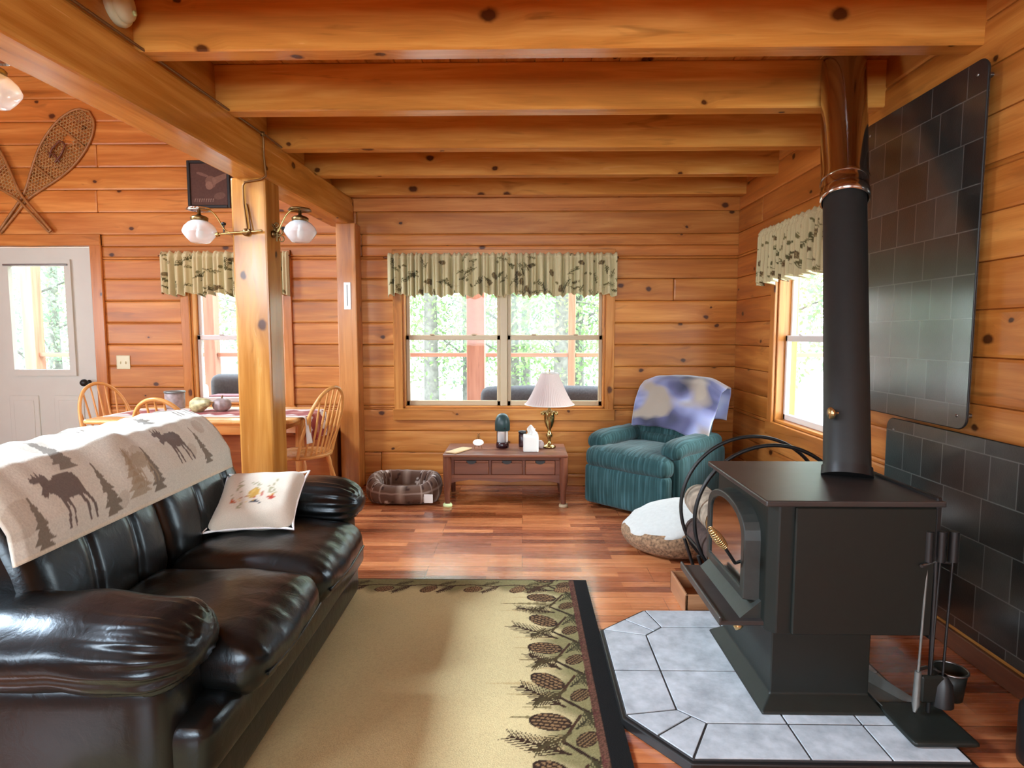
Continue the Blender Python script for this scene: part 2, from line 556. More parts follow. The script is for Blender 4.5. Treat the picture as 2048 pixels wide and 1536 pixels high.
class MB:
    def __init__(self):
        self.v, self.f, self.uv, self.tone, self.sm = [], [], [], [], []

    def add(self, vs, fs, uvs=None, tone=(1, 1, 1), smooth=False, vcol=None):
        o = len(self.v)
        self.v.extend([tuple(p) for p in vs])
        if vcol is None:
            self.tone.extend([tone] * len(vs))
        else:
            self.tone.extend(vcol)
        for k, f in enumerate(fs):
            self.f.append(tuple(i + o for i in f))
            self.sm.append(smooth)
            if uvs is None:
                self.uv.append([(vs[i][0] + vs[i][1], vs[i][2]) for i in f])
            elif callable(uvs):
                self.uv.append([uvs(vs[i]) for i in f])
            else:
                self.uv.append([uvs[i] for i in f])
        return self

    def box(self, x0, x1, y0, y1, z0, z1, g=0, b=0.0, tone=None, mat=None):
        """box with grain along axis g; b = chamfer of the edges"""
        if tone is None:
            k = random.uniform(0.86, 1.1)
            tone = (k, k * random.uniform(0.96, 1.02), k * random.uniform(0.92, 1.04))
        lo, hi = (x0, y0, z0), (x1, y1, z1)
        vs, fs = [], []
        bb = min(b, (x1 - x0) / 2.01, (y1 - y0) / 2.01, (z1 - z0) / 2.01)
        if bb <= 0:
            vs = [(a, c, d) for a in (x0, x1) for c in (y0, y1) for d in (z0, z1)]
            fs = [(0, 1, 3, 2), (4, 6, 7, 5), (0, 4, 5, 1), (2, 3, 7, 6), (0, 2, 6, 4), (1, 5, 7, 3)]
            nrm = [0, 0, 1, 1, 2, 2]
        else:
            bm = bmesh.new()
            bmesh.ops.create_cube(bm, size=1)
            for q in bm.verts:
                q.co = Vector([(lo[i] + hi[i]) / 2 + q.co[i] * (hi[i] - lo[i]) for i in range(3)])
            bmesh.ops.bevel(bm, geom=list(bm.edges), offset=bb, segments=2 if bb > 0.006 else 1, affect='EDGES', profile=0.6)
            bm.verts.index_update()
            vs = [tuple(q.co) for q in bm.verts]
            fs = [tuple(q.index for q in f.verts) for f in bm.faces]
            nrm = [max(range(3), key=lambda i: abs(f.normal[i])) for f in bm.faces]
            bm.free()
        ou, ov = random.uniform(0, 40), random.uniform(0, 40)
        if mat is not None:
            tv = [tuple(mat @ Vector(p)) for p in vs]
        else:
            tv = vs
        o = len(self.v)
        self.v.extend(tv)
        self.tone.extend([tone] * len(vs))
        for f, n in zip(fs, nrm):
            self.f.append(tuple(i + o for i in f))
            self.sm.append(False)
            ax = [i for i in range(3) if i != n]
            if g in ax:
                a, c = g, [i for i in ax if i != g][0]
                self.uv.append([(vs[i][a] + ou, vs[i][c] + ov + n * 3.3) for i in f])
            else:
                self.uv.append([(vs[i][ax[0]] * 4 + ou, vs[i][ax[1]] + ov) for i in f])
        return self

    def tube(self, pts, r, n=12, closed=False, caps=True, tone=(1, 1, 1)):
        pts = [Vector(p) for p in pts]
        m = len(pts)
        rs = r if isinstance(r, (list, tuple)) else [r] * m
        vs, fs = [], []
        up = None
        tang = []
        for i in range(m):
            if closed:
                t = pts[(i + 1) % m] - pts[i - 1]
            else:
                t = pts[min(i + 1, m - 1)] - pts[max(i - 1, 0)]
            tang.append(t.normalized())
        ref = Vector((0, 0, 1)) if abs(tang[0].z) < 0.9 else Vector((1, 0, 0))
        a = tang[0].cross(ref).normalized()
        for i in range(m):
            a = (a - tang[i] * a.dot(tang[i])).normalized()
            b = tang[i].cross(a)
            for k in range(n):
                an = 2 * PI * k / n
                vs.append(tuple(pts[i] + (a * math.cos(an) + b * math.sin(an)) * rs[i]))
        segs = m if closed else m - 1
        for i in range(segs):
            for k in range(n):
                k2 = (k + 1) % n
                j = (i + 1) % m
                fs.append((i * n + k, i * n + k2, j * n + k2, j * n + k))
        uvs = [(sum(((pts[q + 1] - pts[q]).length for q in range(i // n)), 0), rs[i // n] * 2 * PI * (i % n) / n) for i in range(len(vs))] if m < 40 else None
        self.add(vs, fs, uvs, tone, True)
        if caps and not closed:
            self.add([vs[k] for k in range(n)], [tuple(range(n - 1, -1, -1))], None, tone)
            self.add([vs[(m - 1) * n + k] for k in range(n)], [tuple(range(n))], None, tone)
        return self

    def lathe(self, prof, c=(0, 0, 0), n=32, tone=(1, 1, 1), M4=None, close=False, wave=None):
        vs, fs = [], []
        for (r, z) in prof:
            for k in range(n):
                a = 2 * PI * k / n
                rr = r * (wave(a, z) if wave else 1)
                p = Vector((rr * math.cos(a), rr * math.sin(a), z))
                if M4 is not None:
                    p = M4 @ p
                vs.append((p.x + c[0], p.y + c[1], p.z + c[2]))
        for i in range(len(prof) - 1):
            for k in range(n):
                k2 = (k + 1) % n
                fs.append((i * n + k, i * n + k2, (i + 1) * n + k2, (i + 1) * n + k))
        self.add(vs, fs, [(k % n / n * 2, prof[k // n][1]) for k in range(len(vs))], tone, True)
        return self

    def prism(self, poly, axis, a, b, tone=(1, 1, 1)):
        """poly: 2D points in the plane normal to axis, extruded from a to b"""
        def P(p, t):
            if axis == 0:
                return (t, p[0], p[1])
            if axis == 1:
                return (p[0], t, p[1])
            return (p[0], p[1], t)
        n = len(poly)
        vs = [P(p, a) for p in poly] + [P(p, b) for p in poly]
        fs = [tuple(range(n - 1, -1, -1)), tuple(range(n, 2 * n))]
        fs += [(i, (i + 1) % n, n + (i + 1) % n, n + i) for i in range(n)]
        self.add(vs, fs, None, tone)
        return self

    def grid(self, fn, nu, nv, colfn=None, uvs=None, smooth=True, closeu=False, canvas=None):
        vs, uvl, vc = [], [], []
        for j in range(nv):
            for i in range(nu):
                u, w = i / (nu - 1 if not closeu else nu), j / (nv - 1)
                vs.append(tuple(fn(u, w)))
                uvl.append((u, w) if uvs is None else uvs(u, w))
                if canvas is not None:
                    vc.append(canvas.at(u, w))
        fs = []
        iu = nu if closeu else nu - 1
        for j in range(nv - 1):
            for i in range(iu):
                i2 = (i + 1) % nu
                fs.append((j * nu + i, j * nu + i2, (j + 1) * nu + i2, (j + 1) * nu + i))
        self.add(vs, fs, uvl, (1, 1, 1), smooth, vc if canvas is not None else None)
        return self

    def soft(self, c, s, r, n=10, puff=(0, 0, 0), rot=None, fn=None, canvas=None, caxis=None, tone=(1, 1, 1), uvs=1.0):
        """rounded box, centre c, full size s, edge radius r, puffed outwards per axis"""
        h = [x / 2 for x in s]
        bm = bmesh.new()
        bmesh.ops.create_cube(bm, size=2)
        bmesh.ops.subdivide_edges(bm, edges=list(bm.edges), cuts=n, use_grid_fill=True)
        rr = min(r, min(h) * 0.999)
        vs, loc, nr = [], [], []
        for q in bm.verts:
            p = [q.co[i] for i in range(3)]
            # cosine spacing keeps verts near the rounded edges
            p = [math.sin(x * PI / 2) * 0.55 + x * 0.45 for x in p]
            P = Vector([p[i] * h[i] for i in range(3)])
            inner = Vector([max(-(h[i] - rr), min(h[i] - rr, P[i])) for i in range(3)])
            d = P - inner
            if d.length > 1e-9:
                P = inner + d.normalized() * rr
            t = [P[i] / h[i] for i in range(3)]
            for i in range(3):
                a, b = [k for k in range(3) if k != i]
                w = max(0, (1 - t[a] ** 2)) * max(0, (1 - t[b] ** 2))
                P[i] += puff[i] * w * (1 if t[i] > 0 else -1) * abs(t[i])
            if fn:
                P = Vector(fn(P, t))
            loc.append(tuple(t))
            if rot is not None:
                P = rot @ P
            vs.append((P.x + c[0], P.y + c[1], P.z + c[2]))
        bm.verts.index_update()
        bm.normal_update()
        fs, uvf = [], []
        o = len(self.v)
        self.v.extend(vs)
        vc = [tone] * len(vs)
        if canvas is not None:
            vc = []
            for t in loc:
                a, b, up = caxis
                vc.append(canvas.at((t[a] + 1) / 2, (t[b] + 1) / 2) if t[up] > -0.2 else canvas.bg)
        self.tone.extend(vc)
        for f in bm.faces:
            ids = [q.index for q in f.verts]
            self.f.append(tuple(i + o for i in ids))
            self.sm.append(True)
            nn = max(range(3), key=lambda i: abs(sum((loc[k][i] * 0 + f.normal[i]) for k in ids)))
            ax = [i for i in range(3) if i != nn]
            self.uv.append([(loc[k][ax[0]] * h[ax[0]] * uvs, loc[k][ax[1]] * h[ax[1]] * uvs) for k in ids])
        bm.free()
        return self

    def build(self, name, mat, parent=None, bevel=0, subsurf=0, solidify=0, origin=None):
        me = bpy.data.meshes.new(name)
        vs = self.v
        if parent is not None and getattr(parent, 'type', '') is not None and parent.get('_w'):
            L = Vector(parent['_w'])
            vs = [(p[0] - L.x, p[1] - L.y, p[2] - L.z) for p in vs]
        me.from_pydata(vs, [], self.f)
        me.validate(clean_customdata=False)
        if len(me.polygons) == len(self.f):
            uvl = me.uv_layers.new(name='UVMap')
            flat = [c for f in self.uv for p in f for c in p]
            uvl.data.foreach_set('uv', flat)
            me.polygons.foreach_set('use_smooth', self.sm)
        at = me.color_attributes.new('tone', 'FLOAT_COLOR', 'POINT')
        fl = []
        for t in self.tone:
            fl.extend((t[0], t[1], t[2], 1.0))
        at.data.foreach_set('color', fl)
        if mat is not None:
            me.materials.append(mat)
        o = bpy.data.objects.new(name, me)
        C.objects.link(o)
        if parent is not None:
            o.parent = parent
            if parent.get('_w'):
                o['_w'] = list(parent['_w'])
        if solidify:
            s = o.modifiers.new('thick', 'SOLIDIFY')
            s.thickness = solidify
            s.offset = 0
        if bevel:
            b = o.modifiers.new('bevel', 'BEVEL')
            b.width = bevel
            b.segments = 2
            b.limit_method = 'ANGLE'
        if subsurf:
            s = o.modifiers.new('sub', 'SUBSURF')
            s.levels = s.render_levels = subsurf
        return o


def tag(o, label, cat, group=None, kind=None):
    o['label'] = label
    o['category'] = cat
    if group:
        o['group'] = group
    if kind:
        o['kind'] = kind
    return o


def thing(name, label, cat, loc=(0, 0, 0), rz=0, group=None, world=False):
    """Empty at the base; world=True means its parts are given in world coordinates"""
    o = bpy.data.objects.new(name, None)
    o.empty_display_size = 0.05
    C.objects.link(o)
    o.location = loc
    o.rotation_euler = (0, 0, rz)
    if world:
        o['_w'] = list(loc)
    return tag(o, label, cat, group)


def struct(o):
    o['kind'] = 'structure'
    return o


def dup(root, loc, rz, label, group=None):
    r = root.copy()
    C.objects.link(r)
    r.location = loc
    r.rotation_euler = (0, 0, rz)
    r['label'] = label
    if group:
        r['group'] = group
    for ch in list(root.children):
        c = ch.copy()
        C.objects.link(c)
        c.parent = r
        for g in ch.children:
            d = g.copy()
            C.objects.link(d)
            d.parent = c
    return r


class Canvas:
    """a small painter for printed and woven patterns; coordinates in metres, origin bottom-left"""

    def __init__(self, w, h, res, bg):
        self.w, self.h = w, h
        self.nx, self.ny = int(w * res), int(h * res)
        self.a = np.zeros((self.ny, self.nx, 3))
        self.a[:] = bg
        self.bg = tuple(bg)
        self.X, self.Y = np.meshgrid((np.arange(self.nx) + 0.5) / res, (np.arange(self.ny) + 0.5) / res)

    def put(self, mask, col, al=1.0):
        m = (mask * al)[..., None] if mask.dtype != bool else (mask.astype(float) * al)[..., None]
        self.a = self.a * (1 - m) + np.array(col) * m

    def ell(self, cx, cy, rx, ry, col, rot=0, al=1.0):
        c, s = math.cos(rot), math.sin(rot)
        x, y = self.X - cx, self.Y - cy
        u, v = (x * c + y * s) / rx, (-x * s + y * c) / ry
        self.put(u * u + v * v < 1, col, al)

    def line(self, x0, y0, x1, y1, w, col, w1=None, al=1.0):
        dx, dy = x1 - x0, y1 - y0
        L = dx * dx + dy * dy + 1e-12
        t = np.clip(((self.X - x0) * dx + (self.Y - y0) * dy) / L, 0, 1)
        d = np.hypot(self.X - x0 - t * dx, self.Y - y0 - t * dy)
        ww = w if w1 is None else w + (w1 - w) * t
        self.put(d < ww / 2, col, al)

    def poly(self, pts, col, al=1.0):
        ins = np.zeros(self.X.shape, bool)
        n = len(pts)
        for i in range(n):
            x0, y0 = pts[i]
            x1, y1 = pts[(i + 1) % n]
            if y0 == y1:
                continue
            c = ((y0 > self.Y) != (y1 > self.Y)) & (self.X < (x1 - x0) * (self.Y - y0) / (y1 - y0) + x0)
            ins ^= c
        self.put(ins, col, al)

    def at(self, u, v):
        i = min(self.nx - 1, max(0, int(u * self.nx)))
        j = min(self.ny - 1, max(0, int(v * self.ny)))
        return tuple(self.a[j, i])


def spruce(c, x, y, w, h, col, al=1.0, rot=0):
    n = 7
    for i in range(n):
        t = i / n
        ww = w * (1 - t) * 0.5 * (1 + 0.25 * ((i % 2) - 0.5))
        yb = y + h * t
        def T(px, py):
            dx, dy = px - x, py - y
            return (x + dx * math.cos(rot) - dy * math.sin(rot), y + dx * math.sin(rot) + dy * math.cos(rot))
        c.poly([T(x - ww, yb), T(x + ww, yb + h * 0.02), T(x, yb + h / n * 1.9)], col, al)


MOOSE = [(0.02, .80), (.05, .93), (.10, .86), (.13, .99), (.17, .88), (.22, 1.0), (.24, .87), (.30, .98), (.31, .86), (.36, .92), (.33, .80), (.38, .78), (.46, .83), (.56, .82), (.66, .83), (.76, .83), (.86, .80), (.91, .70), (.90, .52), (.93, .36), (.97, .2), (.95, .02), (.90, .02), (.91, .2), (.86, .38), (.80, .45), (.82, .25), (.80, .02), (.75, .02), (.76, .25), (.72, .44), (.58, .42), (.50, .44), (.50, .25), (.47, .02), (.42, .02), (.44, .25), (.42, .44), (.38, .25), (.33, .02), (.28, .02), (.33, .25), (.34, .46), (.28, .58), (.20, .60), (.14, .55), (.08, .56), (.07, .63), (.14, .70), (.15, .78)]


def moose(c, x, y, s, col, al=1.0, rot=0.0, flip=1):
    pts = []
    for (a, b) in MOOSE:
        dx, dy = a * s * flip, b * s * 0.95
        pts.append((x + dx * math.cos(rot) - dy * math.sin(rot), y + dx * math.sin(rot) + dy * math.cos(rot)))
    c.poly(pts, col, al)


def pinecone(c, x, y, rx, ry, rot, dark, lightc):
    c.ell(x, y, rx, ry, dark, rot)
    for i in range(-3, 4):
        for j in range(-2, 3):
            px = i * rx * 0.26 + (j % 2) * rx * 0.13
            py = j * ry * 0.36
            if (px / rx) ** 2 + (py / ry) ** 2 > 0.85:
                continue
            qx = x + px * math.cos(rot) - py * math.sin(rot)
            qy = y + px * math.sin(rot) + py * math.cos(rot)
            c.ell(qx, qy, rx * 0.11, ry * 0.11, lightc, rot)


def needles(c, x, y, L, ang, spread, n, w, col, side=True):
    """a feathery pine twig: stem with needles both sides"""
    ex, ey = x + L * math.cos(ang), y + L * math.sin(ang)
    c.line(x, y, ex, ey, w * 1.6, col, w)
    for i in range(n):
        t = (i + 1) / (n + 1)
        bx, by = x + (ex - x) * t, y + (ey - y) * t
        for s in (-1, 1):
            a = ang + s * spread
            l = L * 0.42 * (1 - 0.45 * t)
            c.line(bx, by, bx + l * math.cos(a), by + l * math.sin(a), w, col, w * 0.4)


# ================================================================== STRUCTURE
# ---- floor
fl = MB()
fl.add([(LW, REAR, 0), (RW + 0.1, REAR, 0), (RW + 0.1, D + 0.1, 0), (LW, D + 0.1, 0),
        (LW, REAR, -0.05), (RW + 0.1, REAR, -0.05), (RW + 0.1, D + 0.1, -0.05), (LW, D + 0.1, -0.05)],
       [(0, 1, 2, 3), (7, 6, 5, 4), (0, 4, 5, 1), (1, 5, 6, 2), (2, 6, 7, 3), (3, 7, 4, 0)])
struct(fl.build('floor', M['floor']))


def log_wall(name, axis, pos, a0, a1, z0, z1, holes, thick=0.14, sign=1, seams=None):
    """stacked square logs; axis 0 = wall runs along X at y=pos, axis 1 = runs along Y at x=pos; sign = outward"""
    mb = MB()
    base = 1.95 - LOG * 11
    k = int((z0 - base) / LOG) - 1
    while True:
        zb = base + k * LOG
        zt = zb + LOG
        k += 1
        if zt <= z0 + 0.001:
            continue
        if zb >= z1 - 0.001:
            break
        zb2, zt2 = max(zb, z0), min(zt, z1)
        # split where holes cut this course
        cuts = sorted({zb2, zt2} | {h[2] for h in holes if zb2 < h[2] < zt2} | {h[3] for h in holes if zb2 < h[3] < zt2})
        joints = [random.uniform(a0, a1) for _ in range(max(1, int((a1 - a0) / 3)))]
        for s in range(len(cuts) - 1):
            c0, c1 = cuts[s], cuts[s + 1]
            segs = [(a0, a1)]
            for (h0, h1, hz0, hz1) in holes:
                if c0 >= hz0 - 1e-6 and c1 <= hz1 + 1e-6:
                    ns = []
                    for (p, q) in segs:
                        if h1 <= p or h0 >= q:
                            ns.append((p, q))
                        else:
                            if h0 > p:
                                ns.append((p, h0))
                            if h1 < q:
                                ns.append((h1, q))
                    segs = ns
            for j in joints:
                ns = []
                for (p, q) in segs:
                    if p + 0.4 < j < q - 0.4:
                        ns += [(p, j), (j, q)]
                    else:
                        ns.append((p, q))
                segs = ns
            for (p, q) in segs:
                if sign > 0:
                    t0, t1 = pos, pos + thick
                else:
                    t0, t1 = pos - thick, pos
                if axis == 0:
                    mb.box(p, q, t0, t1, c0, c1, 0, 0.014)
                else:
                    mb.box(t0, t1, p, q, c0, c1, 1, 0.014)
    return struct(mb.build(name, M['log']))


# openings
W1 = (-2.83, -2.03, 0.69, 1.93)       # dining window  x0,x1,z0,z1
W2 = (-1.02, 0.70, 0.665, 1.93)       # double window
W3 = (3.40, 4.27, 0.68, 1.93)         # right wall window  y0,y1
DR = (-4.62, -3.66, -0.05, 2.04)      # door
log_wall('wall_back', 0, D, LW, RW + 0.2, 0, HI, [W1, W2, DR])
log_wall('wall_right', 1, RW, REAR, D, 0, CD + 0.1, [W3])
log_wall('wall_left', 1, LW, REAR, D, 0, HI, [(1.2, 2.4, 1.0, 1.9)], sign=-1)
log_wall('wall_rear', 0, REAR, LW, RW + 0.2, 0, HI, [(-1.5, 0.7, 1.05, 2.25), (-4.4, -3.4, 1.85, 2.65)], sign=-1)

# upper log wall of the loft above the beam line, right of the open side
cl = MB()
x = -1.62
while x < RW + 0.1:
    cl.box(x, x + 0.139, REAR, D, CD, CD + 0.04, 1, 0.004)
    x += 0.14
struct(cl.build('ceiling', M['joist']))
hc = MB()
y = REAR
while y < D:
    hc.box(LW, -1.5, y, y + 0.17, HI - 0.02, HI + 0.05, 0, 0.004)
    y += 0.172
for zz in np.arange(CD + 0.05, HI, 0.17):
    hc.box(-1.62, -1.55, REAR, D, zz, zz + 0.168, 1, 0.004)
struct(hc.build('ceiling_high', M['log']))

# ---- joists
for i, y in enumerate([0.0, 0.63, 1.24, 1.86, 2.462, 3.104, 3.720, 4.340, 4.945]):
    j = MB().box(-1.56, RW + 0.02, y, y + 0.092, CJ, CD, 0, 0.006)
    struct(j.build('ceiling_joist', M['joist']))

# ---- long beam, square post, wall post
BR = math.atan(0.041)
bt = Matrix.Translation((-1.532, 2.1, 0)) @ Matrix.Rotation(-BR, 4, 'Z')
bmb = MB().box(-0.19, 0.0, -4.6, 2.98, 2.195, CJ, 1, 0.014, mat=bt)
struct(bmb.build('beam', M['beam']))
blk = MB()
ys = [0.0, 0.63, 1.24, 1.86, 2.462, 3.104, 3.720, 4.340, 4.945, 5.1]
for a, b in zip(ys[:-1], ys[1:]):
    blk.box(-1.62, -1.545, a + 0.092, b, CJ + 0.004, CD, 1, 0.006)
struct(blk.build('trim_joist_blocking', M['beam']))
pm = MB().box(-1.69, -1.485, 3.52, 3.72, 0, 2.2, 2, 0.012)
struct(pm.build('post', M['beam']))
pm = MB().box(-1.52, -1.36, 4.93, D, 0, 2.2, 2, 0.01)
struct(pm.build('post_at_wall', M['trim']))
# baseboards
bb = MB().box(-1.36, RW, D - 0.02, D, 0, 0.07, 0, 0.004)
struct(bb.build('baseboard_back', M['trim']))
bb = MB().box(RW - 0.02, RW, -1.0, D - 0.02, 0, 0.08, 1, 0.004)
struct(bb.build('baseboard_right', M['walnut']))

# ================================================================== WINDOWS AND DOOR


def window(name, axis, pos, a0, a1, z0, z1, units, sash_mat, out=1, jamb_mat=None):
    """double-hung units in a log wall opening. a = coordinate along the wall."""
    root = bpy.data.objects.new(name, None)
    C.objects.link(root)
    root['kind'] = 'structure'
    jm = jamb_mat or M['trim']

    def bx(mb, p, q, t0, t1, c0, c1, g=2, b=0.004, tone=None):
        # t measured from the inner wall face towards outside
        if axis == 0:
            mb.box(p, q, pos + t0, pos + t1, c0, c1, {0: 0, 2: 2}[g], b, tone)
        else:
            mb.box(pos + t0, pos + t1, p, q, c0, c1, {0: 1, 2: 2}[g], b, tone)
    cs = 0.075
    m = MB()
    bx(m, a0 - cs, a0, -0.022, 0.0, z0 - 0.1, z1 + cs)
    bx(m, a1, a1 + cs, -0.022, 0.0, z0 - 0.1, z1 + cs)
    bx(m, a0 - cs, a1 + cs, -0.023, 0.0, z1, z1 + cs, 0)
    m.build('casing', M['trim'], root)
    m = MB()
    bx(m, a0 - cs - 0.01, a1 + cs + 0.01, -0.03, 0.0, z0 - 0.1, z0 - 0.002, 0)
    m.build('window_sill', M['trim'], root)
    m = MB()
    bx(m, a0 - 0.001, a0 + 0.018, 0, 0.14, z0, z1)
    bx(m, a1 - 0.018, a1 + 0.001, 0, 0.14, z0, z1)
    bx(m, a0, a1, 0, 0.14, z0 - 0.001, z0 + 0.018, 0)
    bx(m, a0, a1, 0, 0.14, z1 - 0.018, z1 + 0.001, 0)
    m.build('jamb', jm, root)
    a, b = a0 + 0.018, a1 - 0.018
    n = units
    mw = 0.06
    wd = (b - a - mw * (n - 1)) / n
    one = (1, 1, 1)
    for k in range(n):
        p = a + k * (wd + mw)
        q = p + wd
        if k < n - 1:
            m = MB()
            bx(m, q, q + mw, 0.03, 0.13, z0 + 0.018, z1 - 0.018, tone=one)
            m.build('mullion', sash_mat, root)
        zm = 1.27
        f = 0.030
        for (zb, zt, t0) in ((z0 + 0.018, zm + 0.02, 0.055), (zm - 0.02, z1 - 0.018, 0.085)):
            m = MB()
            bx(m, p, p + f, t0, t0 + 0.03, zb, zt, tone=one)
            bx(m, q - f, q, t0, t0 + 0.03, zb, zt, tone=one)
            bx(m, p, q, t0, t0 + 0.03, zb, zb + 0.042, 0, tone=one)
            bx(m, p, q, t0, t0 + 0.03, zt - 0.042, zt, 0, tone=one)
            s = m.build('sash', sash_mat, root)
            g = MB()
            bx(g, p + f, q - f, t0 + 0.013, t0 + 0.016, zb + 0.042, zt - 0.042, b=0, tone=one)
            g.build('pane', M['glass'], s)
        # sash locks
        m = MB()
        for u in (0.28, 0.72):
            w = p + (q - p) * u
            bx(m, w - 0.02, w + 0.02, 0.045, 0.07, zm + 0.02, zm + 0.032, 0, b=0.003, tone=one)
        m.build('sash_lock', sash_mat, root)
    return root


window('window_1', 0, D, *W1[:2], W1[2], W1[3], 1, M['white_sash'])
window('window_2', 0, D, *W2[:2], W2[2], W2[3], 2, M['almond'])
window('window_3', 1, RW, *W3[:2], W3[2], W3[3], 1, M['bright_vinyl'])

# ---- door
dr = bpy.data.objects.new('door_1', None)
C.objects.link(dr)
dr['kind'] = 'structure'
x0, x1 = -4.58, -3.667
m = MB()
yf, yb = D + 0.005, D + 0.05
wx0, wx1, wz0, wz1 = x0 + 0.16, x1 - 0.18, 0.95, 1.92
one = (1, 1, 1)
for b in ((x0, wx0, 0.0, 2.03), (wx1, x1, 0.0, 2.03), (wx0, wx1, 0.0, wz0), (wx0, wx1, wz1, 2.03)):
    m.box(b[0], b[1], yf, yb, b[2], b[3], 2, 0, one)
m.build('door_slab', M['door'], dr)
m = MB()
fw = 0.045
for b in ((wx0 - .01, wx0 + fw, wz0 - .01, wz1 + .01), (wx1 - fw, wx1 + .01, wz0 - .01, wz1 + .01), (wx0 + fw, wx1 - fw, wz0 - .01, wz0 + fw), (wx0 + fw, wx1 - fw, wz1 - fw, wz1 + .01)):
    m.box(b[0], b[1], D - 0.015, D + 0.03, b[2], b[3], 2, 0, one)
m.build('light_frame', M['door'], dr)
MB().box(wx0, wx1, D + 0.02, D + 0.024, wz0, wz1, 2, 0, one).build('pane', M['glass'], dr)
m = MB()
for px in (x0 + 0.13, x1 - 0.39):
    m.box(px, px + 0.26, D - 0.006, D + 0.01, 0.16, 0.77, 2, 0.01, one)
    m.box(px + 0.04, px + 0.22, D - 0.012, D + 0.01, 0.20, 0.73, 2, 0.008, one)
m.build('raised_panel', M['door'], dr)
m = MB().tube([(-3.74, D + 0.01, 0.885), (-3.74, D - 0.05, 0.885)], 0.012)
m.lathe([(0, 0.032), (0.02, 0.028), (0.030, 0.012), (0.031, -0.004), (0.02, -0.022), (0.0, -0.026)], (-3.74, D - 0.06, 0.885), 20, M4=Matrix.Rotation(R(90), 4, 'X'))
m.lathe([(0.02, 0), (0.02, 0.006), (0.0, 0.008)], (-3.74, D + 0.002, 0.885), 20, M4=Matrix.Rotation(R(90), 4, 'X'))
m.build('door_knob', M['black'], dr)
# little gathered curtain rod at the top of the light
m = MB().tube([(wx0 + .01, D - 0.02, 1.885), (wx1 - .01, D - 0.02, 1.885)], 0.008)
m.build('curtain_rod', M['steel'], dr)
tm = MB()
tm.box(-3.66, -3.56, D - 0.024, D, 0, 2.14, 2, 0.006)
tm.box(-4.69, -4.62, D - 0.024, D, 0, 2.14, 2, 0.006)
tm.box(-4.69, -3.56, D - 0.026, D, 2.042, 2.14, 0, 0.006)
struct(tm.build('trim_1', M['trim']))

#PART2
# ================================================================== SOFA
S = thing('sofa', 'black leather two-seat sofa with puffy rolled arms beside the rug', 'sofa', (-1.25, 2.15, 0), world=True)
lm = M['leather']


def wrinkle(amp, sc_, seed=0):
    def f(P, t):
        n = mnoise.noise(Vector((P.x * sc_ + seed, P.y * sc_, P.z * sc_)))
        return P * 1.0 + P.normalized() * (amp * n)
    return f


m = MB()
m.soft((-1.29, 2.15, 0.10), (0.96, 1.50, 0.15), 0.03, 12, (0.012, 0, 0))
m.build('skirt_rail', lm, S)
m = MB()
m.soft((-1.27, 2.15, 0.245), (0.98, 1.50, 0.17), 0.05, 14, (0.02, 0, 0.0))
m.build('front_rail', lm, S)


def seat_fn(P, t):
    # crowned top, gathered folds near the front edge
    if t[2] > 0.3:
        P.z += 0.022 * (1 - t[0] ** 4) * (1 - t[1] ** 4)
    fr = max(0, (t[0] - 0.55) / 0.45)
    P.z += 0.004 * fr * math.sin(P.y * 170)
    P.z += 0.010 * mnoise.noise(Vector((P.x * 7, P.y * 7, 3)))
    P.x += 0.008 * mnoise.noise(Vector((P.y * 9, P.z * 9, 1)))
    if t[0] > 0.3:
        P.z -= 0.02 * (t[0] - 0.3)
    return P


for (a, b) in ((1.545, 2.085), (2.095, 2.66)):
    m = MB().soft((-1.02, (a + b) / 2, 0.385), (0.60, b - a, 0.165), 0.07, 26, (0.02, 0.0, 0), fn=seat_fn)
    c = m.build('seat_cushion', lm, S)
    zs = 0.352
    m = MB().tube([(-0.712, a + 0.05, zs), (-0.700, (a + b) / 2, zs), (-0.712, b - 0.05, zs)], 0.005, 8)
    m.build('piping', lm, c)


def arm(yc, wdt, near):
    nx = -0.05 if near else 0.0
    ar = MB().soft((-1.26 + nx, yc, 0.245), (0.86, wdt - 0.06, 0.44), 0.05, 12, (0.02, 0.01, 0))
    ar.build('arm_panel', lm, S)

    def fn(P, t):
        k = max(0, (t[0] - 0.35) / 0.65)
        P.z += 0.012 * math.sin(t[1] * 3) * 0 + 0.010 * mnoise.noise(Vector((P.x * 8, P.y * 8, yc)))
        # gathers radiating from the front end
        a = math.atan2(P.z, P.y)
        g = 0.006 * k * math.sin(a * 22)
        P.y += g * math.cos(a)
        P.z += g * math.sin(a)
        P.z -= 0.018 * k
        # shallow fold along the outer side
        if abs(t[2] + 0.25) < 0.12:
            P.y *= 1 - 0.05 * (1 - abs(t[2] + 0.25) / 0.12)
        return P
    r = MB().soft((-1.20 + nx, yc, 0.512), (0.82, wdt, 0.185), 0.088, 26, (0.03, 0.02, 0.015), fn=fn)
    r.build('arm_roll', lm, S)


arm(1.475, 0.285, True)
arm(2.80, 0.285, False)
m = MB().soft((-1.70, 2.15, 0.42), (0.20, 1.52, 0.80), 0.05, 10, (0, 0, 0))
m.build('back_frame', lm, S)

prof = [(-1.30, 0.40), (-1.275, 0.47), (-1.285, 0.56), (-1.315, 0.68), (-1.36, 0.78), (-1.42, 0.87), (-1.47, 0.92), (-1.53, 0.95), (-1.60, 0.945), (-1.67, 0.91),
        (-1.72, 0.84), (-1.75, 0.72), (-1.76, 0.55), (-1.74, 0.40)]


